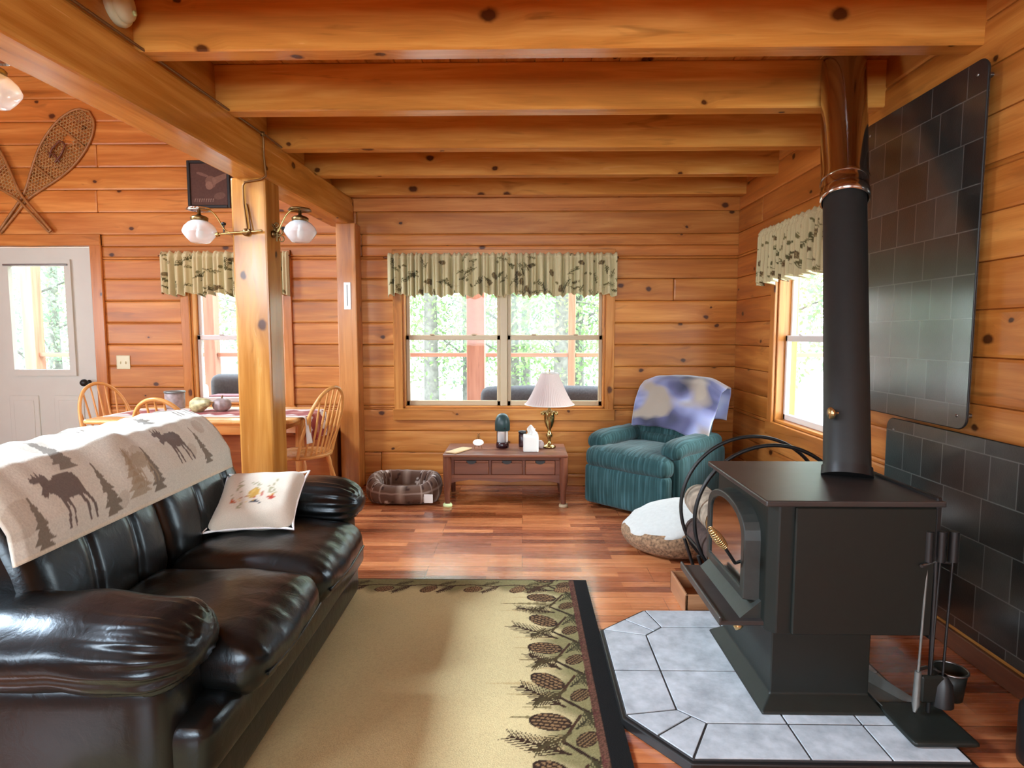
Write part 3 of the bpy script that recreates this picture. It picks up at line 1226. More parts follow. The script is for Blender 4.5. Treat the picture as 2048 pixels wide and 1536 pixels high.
def prof_at(w, P=None):
    P = P or prof
    L = [0]
    for i in range(1, len(P)):
        L.append(L[-1] + math.hypot(P[i][0] - P[i - 1][0], P[i][1] - P[i - 1][1]))
    s = w * L[-1]
    for i in range(1, len(P)):
        if s <= L[i] + 1e-9:
            k = (s - L[i - 1]) / (L[i] - L[i - 1])
            return P[i - 1][0] + (P[i][0] - P[i - 1][0]) * k, P[i - 1][1] + (P[i][1] - P[i - 1][1]) * k
    return P[-1]


prof = [(x, z - 0.022 * max(0, (z - .45) / .5)) for x, z in prof]


def back_cushion(a, b, seams):
    cx, cz = -1.53, 0.62

    def fn(u, w):
        y = a + (b - a) * u
        x, z = prof_at(w)
        e = min(u, 1 - u) * (b - a)
        k = 1.0
        if e < 0.09:
            k = 1 - 0.20 * (1 - math.sqrt(max(0, 1 - (1 - e / 0.09) ** 2)))
        g = 0
        for s in seams:
            d = abs(y - s - 0.03 * math.sin(w * 5))
            g += math.exp(-(d / 0.016) ** 2)
        k -= 0.050 * g
        k += 0.016 * mnoise.noise(Vector((y * 5, w * 9, 2)))
        k += 0.006 * mnoise.noise(Vector((y * 16, w * 16, 9)))
        return (cx + (x - cx) * k, y, cz + (z - cz) * k)
    m = MB().grid(fn, 56, 48)
    for u in (0, 1):
        ring = [fn(u, j / 47) for j in range(48)]
        m.add(ring, [tuple(range(48))] if u == 0 else [tuple(range(47, -1, -1))], None, (1, 1, 1), True)
    m.build('back_cushion', lm, S)


back_cushion(1.52, 2.13, (1.73, 1.93))
back_cushion(2.135, 2.74, (2.33, 2.56))

# ---- moose fleece over the back
bw, bh = 1.24, 1.02
cv = Canvas(bw, bh, 250, hexc(218, 217, 202))
dk, md, tn = hexc(112, 100, 92), hexc(128, 120, 104), hexc(170, 152, 122)
for (x, y, s, al) in ((0.05, 0.10, .09, .4), (0.62, 0.16, .07, .4), (1.1, 0.2, .06, .5), (0.95, 0.12, .05, .4), (0.3, 0.3, .08, .4), (0.45, .05, .05, .4)):
    cv.ell(x, y, s * 0.7, s * 0.5, hexc(178, 164, 140), 0.5, al)
moose(cv, 0.14, 0.03, 0.19, dk)
moose(cv, 0.78, 0.08, 0.17, dk)
moose(cv, 0.46, 0.30, 0.18, md)
moose(cv, 1.04, 0.27, 0.18, md)
moose(cv, 0.10, 0.42, 0.17, md)
for (x, y, w, h) in ((0.10, 0.005, .085, .14), (0.40, 0.02, .09, .16), (0.66, 0.03, .09, .15), (1.03, 0.05, .07, .14), (0.31, 0.19, .10, .15), (0.86, 0.27, .09, .13), (0.68, 0.40, .09, .15), (0.3, .45, .09, .15), (1.15, .45, .09, .14)):
    spruce(cv, x, y, w, h, md)
spruce(cv, 0.55, 0.04, .16, .14, tn, .8)
moose(cv, 0.53, 0.06, 0.14, tn, .7)
for i in range(9):
    spruce(cv, 0.07 + i * 0.14, 0.62 + (i % 2) * 0.16, .09, .14, md)
cv.line(0, 0.006, bw, 0.006, 0.012, hexc(226, 218, 196))
BP = [(-1.325, 0.692), (-1.345, 0.775), (-1.405, 0.862), (-1.46, 0.917), (-1.53, 0.947), (-1.60, 0.945), (-1.675, 0.908), (-1.735, 0.83), (-1.77, 0.72), (-1.79, 0.50), (-1.805, 0.32)]


def bl_fn(u, w):
    y = 1.50 + 1.18 * u + 0.02 * math.sin(w * 7)
    x, z = prof_at(w, BP)
    nx, nz = x + 1.53, z - 0.6
    L = math.hypot(nx, nz)
    ridge = math.exp(-((w - 0.38) / 0.2) ** 2)
    d = 0.007 + 0.008 * mnoise.noise(Vector((y * 5, w * 4, 0))) + ridge * 0.006 * math.sin(y * 60 + 9 * w + 3 * mnoise.noise(Vector((y * 2.5, w * 3, 4)))) * (0.4 + 0.6 * max(0, mnoise.noise(Vector((y * 3, 1, 1))) + .4))
    d += 0.018 * math.exp(-((y - 2.05 - (w - .25) * .3) / 0.07) ** 2) * math.exp(-((w - 0.22) / 0.12) ** 2)
    edge = min(u, 1 - u) * 1.24
    if edge < 0.03:
        d -= 0.012 * (1 - edge / 0.03)
    # pulled down at the near end
    z += 0.004 * u
    return (x + nx / L * d, y, z + nz / L * d)


m = MB().grid(bl_fn, 300, 240, canvas=cv)
B = m.build('moose_blanket', M['print'], None, solidify=0.014)
tag(B, 'cream fleece blanket printed with moose and spruces draped over the sofa back', 'blanket')

# ---- embroidered pillow
pu = Vector((1.0, 0.10, 0.02)).normalized()
pv = Vector((-0.02, 0.25, 0.15)).normalized()
pv = (pv - pu * pv.dot(pu)).normalized()
pn = pu.cross(pv)
rotm = Matrix((pu, pv, pn)).transposed()
pc = Vector((-1.13, 2.505, 0.588))
cv = Canvas(0.36, 0.34, 500, hexc(214, 204, 186))
red, gold, grn, navy, br_ = hexc(176, 62, 44), hexc(190, 150, 74), hexc(124, 130, 92), hexc(50, 58, 74), hexc(168, 110, 84)


def star(c, x, y, r, col, rot=0.2):
    pts = []
    for i in range(10):
        a = rot + i * PI / 5
        rr = r if i % 2 == 0 else r * 0.38
        pts.append((x + rr * math.cos(a), y + rr * math.sin(a)))
    c.poly(pts, col)


cv.ell(0.175, 0.155, 0.024, 0.034, gold, -0.3)
cv.ell(0.166, 0.150, 0.006, 0.032, hexc(206, 168, 90), -0.3)
cv.line(0.185, 0.185, 0.200, 0.215, 0.008, hexc(160, 150, 80), 0.004)
star(cv, 0.255, 0.125, 0.026, red, 0.3)
star(cv, 0.095, 0.110, 0.020, hexc(190, 90, 50), 0.8)
star(cv, 0.218, 0.142, 0.013, hexc(186, 100, 90), 0.1)
star(cv, 0.130, 0.132, 0.012, br_, 0.5)
cv.line(0.160, 0.108, 0.215, 0.098, 0.007, navy)
cv.ell(0.185, 0.108, 0.012, 0.008, navy, 0.5)
for (x, y, L, a) in ((0.24, 0.17, .07, 1.3), (0.12, 0.16, .07, 1.9), (0.145, 0.10, .04, 4.2), (0.09, 0.13, .04, 2.4), (0.235, 0.15, .05, .6), (0.2, 0.2, .05, 2.6)):
    needles(cv, x, y, L, a, 0.9, 6, 0.0025, hexc(160, 156, 124))
for i in range(26):
    cv.ell(random.uniform(.09, .26), random.uniform(.10, .18), .004, .003, random.choice([gold, br_, red, hexc(214, 190, 140)]), random.uniform(0, 3))


def pil_fn(P, t):
    k = (1 - abs(t[0]) ** 3.5) * (1 - abs(t[1]) ** 3.5)
    P.z *= (0.22 + 0.78 * k ** 0.6)
    c2 = (abs(t[0]) * abs(t[1])) ** 2
    P.x *= 1 + 0.05 * c2 - 0.05 * (1 - t[1] ** 2) * abs(t[0]) ** 3
    P.y *= 1 + 0.05 * c2 - 0.05 * (1 - t[0] ** 2) * abs(t[1]) ** 3
    P.z += 0.006 * mnoise.noise(Vector((P.x * 14, P.y * 14, 0)))
    return P


PT = thing('throw_pillow', 'cream cushion embroidered with a golden squash and red leaves, leaning in the sofa corner', 'pillow', tuple(pc - Vector((0, 0, 0.1))), world=True)
m = MB().soft(tuple(pc), (0.345, 0.325, 0.125), 0.06, 48, (0, 0, 0), rot=rotm, fn=pil_fn, canvas=cv, caxis=(0, 1, 2))
m.build('cushion_cover', M['pillowcloth'], PT)
pts = []
for i in range(80):
    a = i / 80 * 4
    s = int(a)
    k = (a - s) * 2 - 1
    cx, cy = [(k, -1), (1, k), (-k, 1), (-1, -k)][s]
    bow = 1 - 0.05 * (1 - k * k) + 0.05 * (k ** 8)
    pts.append(pc + rotm @ Vector((cx * 0.172 * (bow if abs(cx) == 1 else 1 + 0.03 * abs(k) ** 4), cy * 0.162 * (bow if abs(cy) == 1 else 1 + 0.03 * abs(k) ** 4), 0)))
MB().tube(pts, 0.005, 8, closed=True).build('piping', M['pillowcloth'], PT)

# ================================================================== RUG
rx0, rx1, ry0, ry1 = -1.35, 0.335, 0.95, 3.062
cv = Canvas(rx1 - rx0, ry1 - ry0, 230, hexc(192, 174, 128))
Wd, Hd = rx1 - rx0, ry1 - ry0
nzr = np.random.RandomState(3)
# soft mottling of the field
small = nzr.rand(12, 10)
yy = np.clip((cv.Y / Hd * 11), 0, 10.999)
xx = np.clip((cv.X / Wd * 9), 0, 8.999)
yi, xi = yy.astype(int), xx.astype(int)
fy, fx = yy - yi, xx - xi
mot = small[yi, xi] * (1 - fy) * (1 - fx) + small[yi + 1, xi] * fy * (1 - fx) + small[yi, xi + 1] * (1 - fy) * fx + small[yi + 1, xi + 1] * fy * fx
cv.a *= (0.92 + 0.2 * mot)[..., None]
olive, olive2, dbr, dbl, mar = hexc(112, 104, 66), hexc(134, 126, 86), hexc(60, 38, 24), hexc(14, 13, 12), hexc(92, 42, 42)
# border wash, ragged inner edge
edge_r = Wd - 0.27 + 0.035 * np.sin(cv.Y * 21) + 0.025 * np.sin(cv.Y * 53 + 1)
edge_t = Hd - 0.17 + 0.02 * np.sin(cv.X * 17) + 0.018 * np.sin(cv.X * 47 + 2)
d = np.maximum((cv.X - edge_r) / 0.10, (cv.Y - edge_t) / 0.07)
cv.put(np.clip(d, 0, 1), olive, 0.92)
cv.put((np.clip(d, 0, 1) > 0.5) & (nzr.rand(*cv.X.shape) > 0.55), olive2, 0.6)
# spruce silhouettes pointing inward (to -x)
for i in range(26):
    y = 0.1 + i * 0.078 + random.uniform(-.025, .025)
    L = random.choice([.10, .14, .16, .22])
    xb = Wd - 0.22 + random.uniform(-.02, .02)
    col = random.choice([hexc(172, 150, 104), hexc(150, 130, 86), hexc(104, 90, 56)])
    w = L * 0.20
    for k in range(6):
        t = k / 6
        cv.poly([(xb - L * t, y - w * (1 - t) * .5), (xb - L * t, y + w * (1 - t) * .5), (xb - L * (t + .30), y)], col, .75)
# twigs and cones, right side
yv = 0.06
k = 0
while yv < Hd - 0.15:
    bx = Wd - 0.18
    cv.line(bx + .07, yv, bx - 0.03, yv + 0.09, 0.014, hexc(44, 28, 18))
    cv.line(bx - .03, yv + .09, bx + 0.04, yv + 0.22, 0.011, dbr)
    needles(cv, bx - 0.01, yv + 0.03, 0.19 + .03 * math.sin(k * 2.3), PI - 0.45 + .3 * math.sin(k), 0.60, 10, 0.0075, hexc(48, 30, 18))
    needles(cv, bx + 0.0, yv + 0.13, 0.15, PI + 0.65, 0.55, 9, 0.0065, hexc(66, 54, 30))
    needles(cv, bx + 0.02, yv + 0.15, 0.12, 0.9, 0.6, 8, 0.005, hexc(52, 46, 28))
    needles(cv, bx + 0.05, yv + 0.02, 0.10, -1.2, 0.6, 7, 0.005, hexc(60, 54, 32))
    pinecone(cv, bx - 0.065, yv + 0.185, 0.072, 0.045, 2.5 + 0.5 * (k % 2), hexc(46, 30, 20), hexc(132, 102, 68))
    pinecone(cv, bx + 0.05, yv + 0.10, 0.046, 0.030, 0.8, hexc(48, 32, 20), hexc(118, 92, 60))
    yv += 0.235
    k += 1
# top side
xv = 0.08
k = 0
while xv < Wd - 0.16:
    by = Hd - 0.085
    cv.line(xv - .02, by - .01, xv + 0.10, by + 0.01, 0.009, dbr)
    cv.line(xv + .10, by + .01, xv + 0.22, by - 0.01, 0.009, dbr)
    needles(cv, xv + 0.03, by, 0.12, -2.4, 0.5, 8, 0.006, dbr)
    needles(cv, xv + 0.16, by, 0.10, 0.5, 0.6, 7, 0.006, hexc(70, 60, 34))
    pinecone(cv, xv + 0.12, by - 0.045, 0.05, 0.032, 0.35 + .4 * (k % 2), dbr, hexc(150, 116, 78))
    xv += 0.225
    k += 1
for x_ in (Wd - 0.085,):
    cv.line(x_, 0, x_, Hd - 0.02, 0.022, mar, al=.8)
    cv.put((np.abs(cv.X - x_) < .014) & (nzr.rand(*cv.X.shape) > .5), dbr, .7)
cv.put(nzr.rand(*cv.X.shape) > 0.8, hexc(60, 44, 30), 0.10)
cv.poly([(Wd - 0.072, 0), (Wd, 0), (Wd, Hd), (Wd - 0.072, Hd)], dbl)
cv.poly([(0, Hd - 0.014), (Wd, Hd - 0.014), (Wd, Hd), (0, Hd)], dbl)


def rug_fn(u, w):
    return (rx0 + Wd * u, ry0 + Hd * w, 0.012 + 0.0012 * mnoise.noise(Vector((u * 20, w * 20, 0))))


m = MB().grid(rug_fn, cv.nx, cv.ny, canvas=cv)
vb = [(rx0, ry0, 0.001), (rx1, ry0, 0.001), (rx1, ry1, 0.001), (rx0, ry1, 0.001), (rx0, ry0, 0.012), (rx1, ry0, 0.012), (rx1, ry1, 0.012), (rx0, ry1, 0.012)]
m.add(vb, [(3, 2, 1, 0), (0, 1, 5, 4), (1, 2, 6, 5), (2, 3, 7, 6), (3, 0, 4, 7)], None, dbl)
Rg = m.build('area_rug', M['rugcloth'])
tag(Rg, 'beige rug with pinecone border and black edge on the floor between sofa and hearth', 'rug')

# ================================================================== HEARTH
HT = thing('hearth_pad', 'grey tiled octagonal hearth pad with black edge under the wood stove', 'hearth', (0.85, 2.15, 0), world=True)
ho = [(0.345, 1.90), (0.345, 2.475), (0.56, 2.66), (1.33, 2.66), (1.33, 1.695), (0.51, 1.695)]
hi = [(0.52, 1.93), (0.52, 2.43), (0.60, 2.50), (1.33, 2.50), (1.33, 1.86), (0.60, 1.86)]
ob = [(0.332, 1.893), (0.332, 2.481), (0.553, 2.673), (1.343, 2.673), (1.343, 1.682), (0.503, 1.682)]
MB().prism(ob, 2, 0.0, 0.034).build('pad_base', M['black'], HT, bevel=0.004)


def cliptile(mb, poly, z0=0.034, z1=0.042, gap=0.0035):
    cx = sum(p[0] for p in poly) / len(poly)
    cy = sum(p[1] for p in poly) / len(poly)
    n = len(poly)
    # inset the polygon by offsetting edges
    area_ = sum(poly[i][0] * poly[(i + 1) % n][1] - poly[(i + 1) % n][0] * poly[i][1] for i in range(n))
    if area_ < 0:
        poly = poly[::-1]
    lines = []
    for i in range(n):
        a, b = Vector(poly[i]), Vector(poly[(i + 1) % n])
        d_ = (b - a).normalized()
        nn = Vector((-d_.y, d_.x))
        lines.append((a + nn * gap, d_))
    out = []
    for i in range(n):
        p, d1 = lines[i - 1]
        q, d2 = lines[i]
        den = d1.x * d2.y - d1.y * d2.x
        if abs(den) < 1e-6:
            out.append(tuple(q))
            continue
        t = ((q.x - p.x) * d2.y - (q.y - p.y) * d2.x) / den
        out.append((p.x + d1.x * t, p.y + d1.y * t))
    k = random.uniform(0.92, 1.05)
    mb.prism(out, 2, z0, z1, (k, k, k))


tl = MB()
xs, ys_ = [0.60, 0.86, 1.10, 1.33], [1.86, 2.165, 2.50]
cliptile(tl, [(0.52, 1.93), (0.60, 1.86), (0.86, 1.86), (0.86, 2.165), (0.52, 2.165)])
cliptile(tl, [(0.52, 2.165), (0.86, 2.165), (0.86, 2.50), (0.60, 2.50), (0.52, 2.43)])
for a, b in ((0.86, 1.10), (1.10, 1.33)):
    cliptile(tl, [(a, 1.86), (b, 1.86), (b, 2.165), (a, 2.165)])
    cliptile(tl, [(a, 2.165), (b, 2.165), (b, 2.50), (a, 2.50)])
for a, b in ((0.86, 1.10), (1.10, 1.33)):
    cliptile(tl, [(a, 1.695), (b, 1.695), (b, 1.86), (a, 1.86)])
    cliptile(tl, [(a, 2.50), (b, 2.50), (b, 2.66), (a, 2.66)])
cliptile(tl, [(0.51, 1.695), (0.86, 1.695), (0.86, 1.86), (0.60, 1.86)])
cliptile(tl, [(0.56, 2.66), (0.60, 2.50), (0.86, 2.50), (0.86, 2.66)])
cliptile(tl, [(0.345, 1.90), (0.52, 1.93), (0.52, 2.165), (0.345, 2.165)])
cliptile(tl, [(0.345, 2.165), (0.52, 2.165), (0.52, 2.43), (0.345, 2.475)])
mo, mi = (0.4275, 1.7975), (0.56, 1.895)
cliptile(tl, [(0.345, 1.90), mo, mi, (0.52, 1.93)])
cliptile(tl, [mo, (0.51, 1.695), (0.60, 1.86), mi])
mo, mi = (0.4525, 2.5675), (0.56, 2.465)
cliptile(tl, [(0.345, 2.475), (0.52, 2.43), mi, mo])
cliptile(tl, [mo, mi, (0.60, 2.50), (0.56, 2.66)])
tl.build('tiles', M['tile'], HT, bevel=0.0015)
MB().prism([(p[0] * 0.998 + 0.001, p[1]) for p in ho], 2, 0.030, 0.0385).build('grout', M['grout'], HT)

# ================================================================== STOVE
ST = thing('wood_stove', 'black steel wood stove on a pedestal with an arched glass door', 'stove', (1.07, 2.19, 0.042), world=True)
m = MB()
z0 = 0.042
# flared pedestal
base_ = [(0.795, 1.905), (0.795, 2.47), (1.20, 2.47), (1.20, 1.905)]
top_ = [(0.84, 1.955), (0.84, 2.43), (1.17, 2.43), (1.17, 1.955)]
vs = [(x, y, z0) for x, y in base_] + [(x, y, z0 + 0.008) for x, y in base_] + [(x, y, z0 + 0.045) for x, y in top_] + [(x, y, 0.31) for x, y in top_]
fs = [(0, 1, 2, 3)]
for l in range(3):
    for i in range(4):
        fs.append((l * 4 + i, l * 4 + 4 + i, l * 4 + 4 + (i + 1) % 4, l * 4 + (i + 1) % 4))
m.add(vs, fs)
m.build('pedestal', M['iron'], ST, bevel=0.006)
m = MB()
ch = 0.028
m.prism([(0.81, 1.925 + ch), (0.81, 2.45), (1.33, 2.45), (1.33, 1.925), (0.81 + ch, 1.925)], 2, 0.31, 0.745)
m.build('firebox', M['iron'], ST, bevel=0.004)
MB().box(0.885, 1.335, 1.910, 1.926, 0.315, 0.742, 2, 0.004, one).build('side_shield', M['iron'], ST)
MB().box(1.335, 1.352, 1.915, 2.50, 0.30, 0.775, 2, 0.003, one).build('rear_shield', M['black'], ST)
m = MB()
m.prism([(0.785, 1.905), (0.785, 2.52), (1.36, 2.52), (1.36, 1.905)], 2, 0.745, 0.765)
tpo = m.build('top_plate', M['stovetop'], ST, bevel=0.005)
# ash lip
m = MB()
m.box(0.665, 0.815, 1.955, 2.455, 0.322, 0.338, 1, 0.004, one)
m.box(0.662, 0.672, 1.955, 2.455, 0.322, 0.352, 1, 0.003, one)
m.build('ash_lip', M['stovetop'], ST)
m = MB()
m.add([(0.812, 1.98, 0.338), (0.812, 2.44, 0.338), (0.812, 2.44, 0.40), (0.812, 1.98, 0.40), (0.74, 1.98, 0.338), (0.74, 2.44, 0.338)],
      [(4, 5, 2, 3), (0, 4, 3), (1, 2, 5), (0, 1, 5, 4)])
m.build('lip_bracket', M['castiron'], ST)
# door: arched frame around glass, built in the y-z plane


def arch(y0, y1, za, zb, zsh, n=14):
    """outline with straight sides to zsh then a flattened arch to zb"""
    pts = [(y0, za), (y1, za), (y1, zsh)]
    for i in range(1, n):
        a = PI * i / n
        pts.append(((y0 + y1) / 2 + (y1 - y0) / 2 * math.cos(a), zsh + (zb - zsh) * math.sin(a) ** 0.8))
    pts.append((y0, zsh))
    return pts


o_ = arch(2.0, 2.425, 0.385, 0.715, 0.60)
i_ = arch(2.04, 2.385, 0.42, 0.685, 0.585)
m = MB()
n = len(o_)
for xa, xb, oo, ii in ((0.757, 0.812, o_, i_),):
    vs = [(xb, p[0], p[1]) for p in oo] + [(xa, (p[0] - 2.2125) * 0.965 + 2.2125, (p[1] - .55) * 0.965 + .55) for p in oo] + [(xa, p[0], p[1]) for p in ii] + [(xa + 0.02, p[0], p[1]) for p in ii]
    fs = []
    for l in range(3):
        for k in range(n):
            k2 = (k + 1) % n
            fs.append((l * n + k, l * n + k2, (l + 1) * n + k2, (l + 1) * n + k))
    m.add(vs, fs)
DO = m.build('door', M['castiron'], ST, bevel=0.004)
MB().prism([(p[0], p[1]) for p in arch(2.035, 2.39, 0.415, 0.69, 0.585)], 0, 0.764, 0.770).build('glass', M['fireglass'], DO)
m = MB().tube([(0.765, 2.06, 0.505), (0.742, 2.045, 0.505), (0.735, 2.03, 0.512), (0.672, 1.99, 0.600)], 0.006, 10)
m.build('handle', M['black'], DO)
# coiled spring grip
pts = []
a0, a1 = Vector((0.690, 2.0, 0.578)), Vector((0.628, 1.972, 0.652))
ax = (a1 - a0)
e1 = ax.normalized().cross(Vector((0, 0, 1))).normalized()
e2 = ax.normalized().cross(e1)
for i in range(110):
    t = i / 109
    rr = 0.0135 * (0.55 + 0.6 * math.sin(PI * min(1, t * 0.9 + 0.1)))
    pts.append(a0 + ax * t + (e1 * math.cos(t * 11 * 2 * PI) + e2 * math.sin(t * 11 * 2 * PI)) * rr)
MB().tube(pts, 0.0026, 6).build('spring_grip', M['sprung'], DO)
m = MB().lathe([(0.0, 0), (0.016, 0.003), (0.019, 0.016), (0.014, 0.030), (0.006, 0.034), (0.005, 0.06)], (0.725, 2.00, 0.30), 16, M4=Matrix.Rotation(R(70), 4, 'Y'))
m.build('air_knob', M['sprung'], ST)

# ---- pipe, sloping back to the ceiling
p0, p1, p2 = Vector((1.222, 2.245, 0.772)), Vector((1.435, 2.76, 1.905)), Vector((1.560, 3.10, 2.60))
p2 = p1 + (p1 - p0).normalized() * 0.80
p1b = p1 - (p1 - p0).normalized() * 0.02
SP = thing('stove_pipe', 'black flue pipe with a shiny upper section rising from the wood stove to the ceiling', 'stove pipe', tuple(p0), world=True)
dirp = (p1 - p0).normalized()
m = MB().tube([p0 - dirp * 0.0 + Vector((0, 0, -0.006)), p0 + dirp * 0.25, p0 + dirp * 0.6, p0 + dirp * 0.95, p1], [0.081, 0.081, 0.083, 0.085, 0.087], 40)
m.build('black_section', M['pipe'], SP)
m = MB().tube([p0 + Vector((0, 0, -0.006)), p0 + dirp * 0.03], [0.088, 0.086], 40)
m.build('flue_collar', M['black'], SP)
m = MB().tube([p1b, p1b + dirp * 0.006, p1b + dirp * 0.045, p1b + dirp * 0.05, p1b + dirp * 0.10, p1b + dirp * 0.105], [0.093, 0.101, 0.101, 0.096, 0.096, 0.099], 40, caps=False)
m.build('clamp_ring', M['chrome'], SP)
m = MB().tube([p1b + dirp * 0.10, p1b + dirp * 0.11, p1b + dirp * 0.13, p2], [0.102, 0.102, 0.097, 0.099], 40)
m.build('chrome_section', M['chrome'], SP)
m = MB().lathe([(0, 0), (0.021, 0.002), (0.024, 0.008), (0.018, 0.018), (0.006, 0.02), (0.005, 0.035)], (1.165, 2.285, 1.0), 18, M4=Matrix.Rotation(R(-90), 4, 'Y') @ Matrix.Rotation(R(180), 4, 'X'))
m.tube([(1.165, 2.285, 1.0), (1.22, 2.31, 1.0)], 0.005, 8)
m.build('damper_knob', M['sprung'], SP)

# ---- wall heat shields


def shield(name, label, y0, y1, z0, z1, x=1.735, lean=0.0):
    T = thing(name, label, 'heat shield', (RW, (y0 + y1) / 2, z0), group=None, world=True)
    r = 0.045
    pts = []
    for (cy, cz, a0) in ((y1 - r, z1 - r, 0), (y0 + r, z1 - r, 90), (y0 + r, z0 + r, 180), (y1 - r, z0 + r, 270)):
        for k in range(7):
            a = R(a0 + k * 15)
            pts.append((cy + r * math.cos(a), cz + r * math.sin(a)))
    m = MB()
    nn = len(pts)
    f = lambda z: x + lean * (z - z0)
    vs = [(f(p[1]), p[0], p[1]) for p in pts] + [(f(p[1]) + 0.012, p[0], p[1]) for p in pts]
    fs = [tuple(range(nn))[::-1], tuple(range(nn, 2 * nn))] + [(i, (i + 1) % nn, nn + (i + 1) % nn, nn + i) for i in range(nn)]
    uv = [(p[0], p[1]) for p in pts] * 2
    m.add(vs, fs, uv)
    m.build('tile_face', M['slate'], T)
    m = MB()
    m.tube([(f(p[1]) + 0.004, p[0], p[1]) for p in pts], 0.0045, 6, closed=True)
    m.build('edge_trim', M['slate_trim'], T)
    for (yy_, zz_) in ((y0 + .05, z0 + .05), (y1 - .05, z0 + .05), (y0 + .05, z1 - .05), (y1 - .05, z1 - .05)):
        b = MB().lathe([(0, -0.003), (0.006, -0.002), (0.007, 0.001)], (f(zz_), yy_, zz_), 12, M4=Matrix.Rotation(R(90), 4, 'Y'))
        b.tube([(f(zz_) + 0.012, yy_, zz_), (RW, yy_, zz_)], 0.01, 10)
        b.build('standoff_bolt', M['steel'], T)


shield('heat_shield', 'tall dark slate tile panel standing off the wall behind the flue pipe', 2.36, 3.17, 0.925, 2.335)
shield('heat_shield', 'low dark slate tile panel on the wall behind the stove, near the floor', 1.30, 2.86, 0.13, 0.905)

# ================================================================== HEARTH TOOLS
TS = thing('fireplace_tool_set', 'black hearth tool stand with three upright handles at the stove corner', 'fireplace tools', (1.30, 1.87, 0.042), world=True)
MB().soft((1.295, 1.855, 0.052), (0.20, 0.21, 0.018), 0.008, 8).build('stand_base', M['iron'], TS)
MB().tube([(1.335, 1.90, 0.05), (1.345, 1.92, 0.58)], 0.007, 10).build('pole', M['black'], TS)
MB().tube([(1.285, 1.90, 0.555), (1.345, 1.92, 0.565), (1.405, 1.93, 0.555)], 0.006, 8).build('hanger_bar', M['steel'], TS)
for k, xx_ in enumerate((1.315, 1.355, 1.395)):
    m = MB().tube([(xx_, 1.915, 0.565), (xx_, 1.915, 0.665)], 0.0145, 14)
    h = m.build('tool_handle', M['black'], TS)
    MB().tube([(xx_, 1.915, 0.565), (xx_ - 0.02, 1.90, 0.18)], 0.004, 8).build('tool_rod', M['grey_metal'] if k == 0 else M['black'], h)
    if k == 0:
        MB().tube([(xx_ - .02, 1.90, .20), (xx_ - .025, 1.895, .09), (xx_ - .035, 1.885, .07)], [0.010, 0.012, .004], 8).build('poker_hook', M['grey_metal'], h)
    elif k == 1:
        MB().box(xx_ - .055, xx_ + .02, 1.885, 1.905, .10, .19, 2, .006, one).build('shovel_blade', M['iron'], h)
    else:
        MB().lathe([(0.012, 0), (0.03, -0.03), (0.036, -0.10)], (xx_ - .02, 1.90, .19), 14).build('brush_head', M['black'], h)
SV = thing('ash_shovel', 'grey metal ash shovel lying at the stove foot on the hearth tiles', 'shovel', (1.24, 2.0, 0.042), world=True)
m = MB()
m.add([(1.21, 1.93, .046), (1.27, 1.86, .046), (1.325, 1.94, .046), (1.25, 2.10, .046), (1.19, 2.08, .046),
       (1.205, 1.93, .06), (1.28, 1.86, .046), (1.335, 1.94, .07), (1.26, 2.11, .085), (1.18, 2.09, .085)],
      [(0, 1, 2, 3, 4), (0, 4, 9, 5), (4, 3, 8, 9), (3, 2, 7, 8)])
m.build('blade', M['grey_metal'], SV, solidify=0.003)
MB().tube([(1.225, 2.09, .07), (1.235, 2.16, .10), (1.25, 2.33, .16)], 0.007, 8).build('shovel_handle', M['grey_metal'], SV)
BK = thing('ash_bucket', 'small dark pail with a pale rim on the floor by the right wall', 'bucket', (1.53, 2.08, 0), world=True)
MB().lathe([(0.0, 0.003), (0.042, 0.003), (0.053, 0.105), (0.048, 0.105), (0.04, 0.01), (0, 0.01)], (1.53, 2.08, 0), 28).build('pail', M['iron'], BK)
MB().tube([(1.53 + .054 * math.cos(a), 2.08 + .054 * math.sin(a), .106) for a in np.linspace(0, 2 * PI, 28, endpoint=False)], .004, 6, closed=True).build('rim', M['steel'], BK)
MB().tube([(1.478, 2.08, .105), (1.44, 2.07, .118), (1.40, 2.05, .122)], .006, 8).build('bucket_handle', M['steel'], BK)
CN = thing('fuel_canister', 'black canister with a pale ring handle at the right edge by the low panel', 'canister', (1.56, 1.74, 0), world=True)
MB().lathe([(0, 0.0), (.062, 0), (.065, .02), (.065, .17), (.05, .20), (.02, .215), (0, .215)], (1.575, 1.74, 0), 28).build('can_body', M['black'], CN)
MB().tube([(1.545 + .028 * math.cos(a), 1.735 + .01 * math.cos(a), .222 + .034 * math.sin(a)) for a in np.linspace(0, 2 * PI, 24, endpoint=False)], .007, 8, closed=True).build('ring_handle', M['white'], CN)

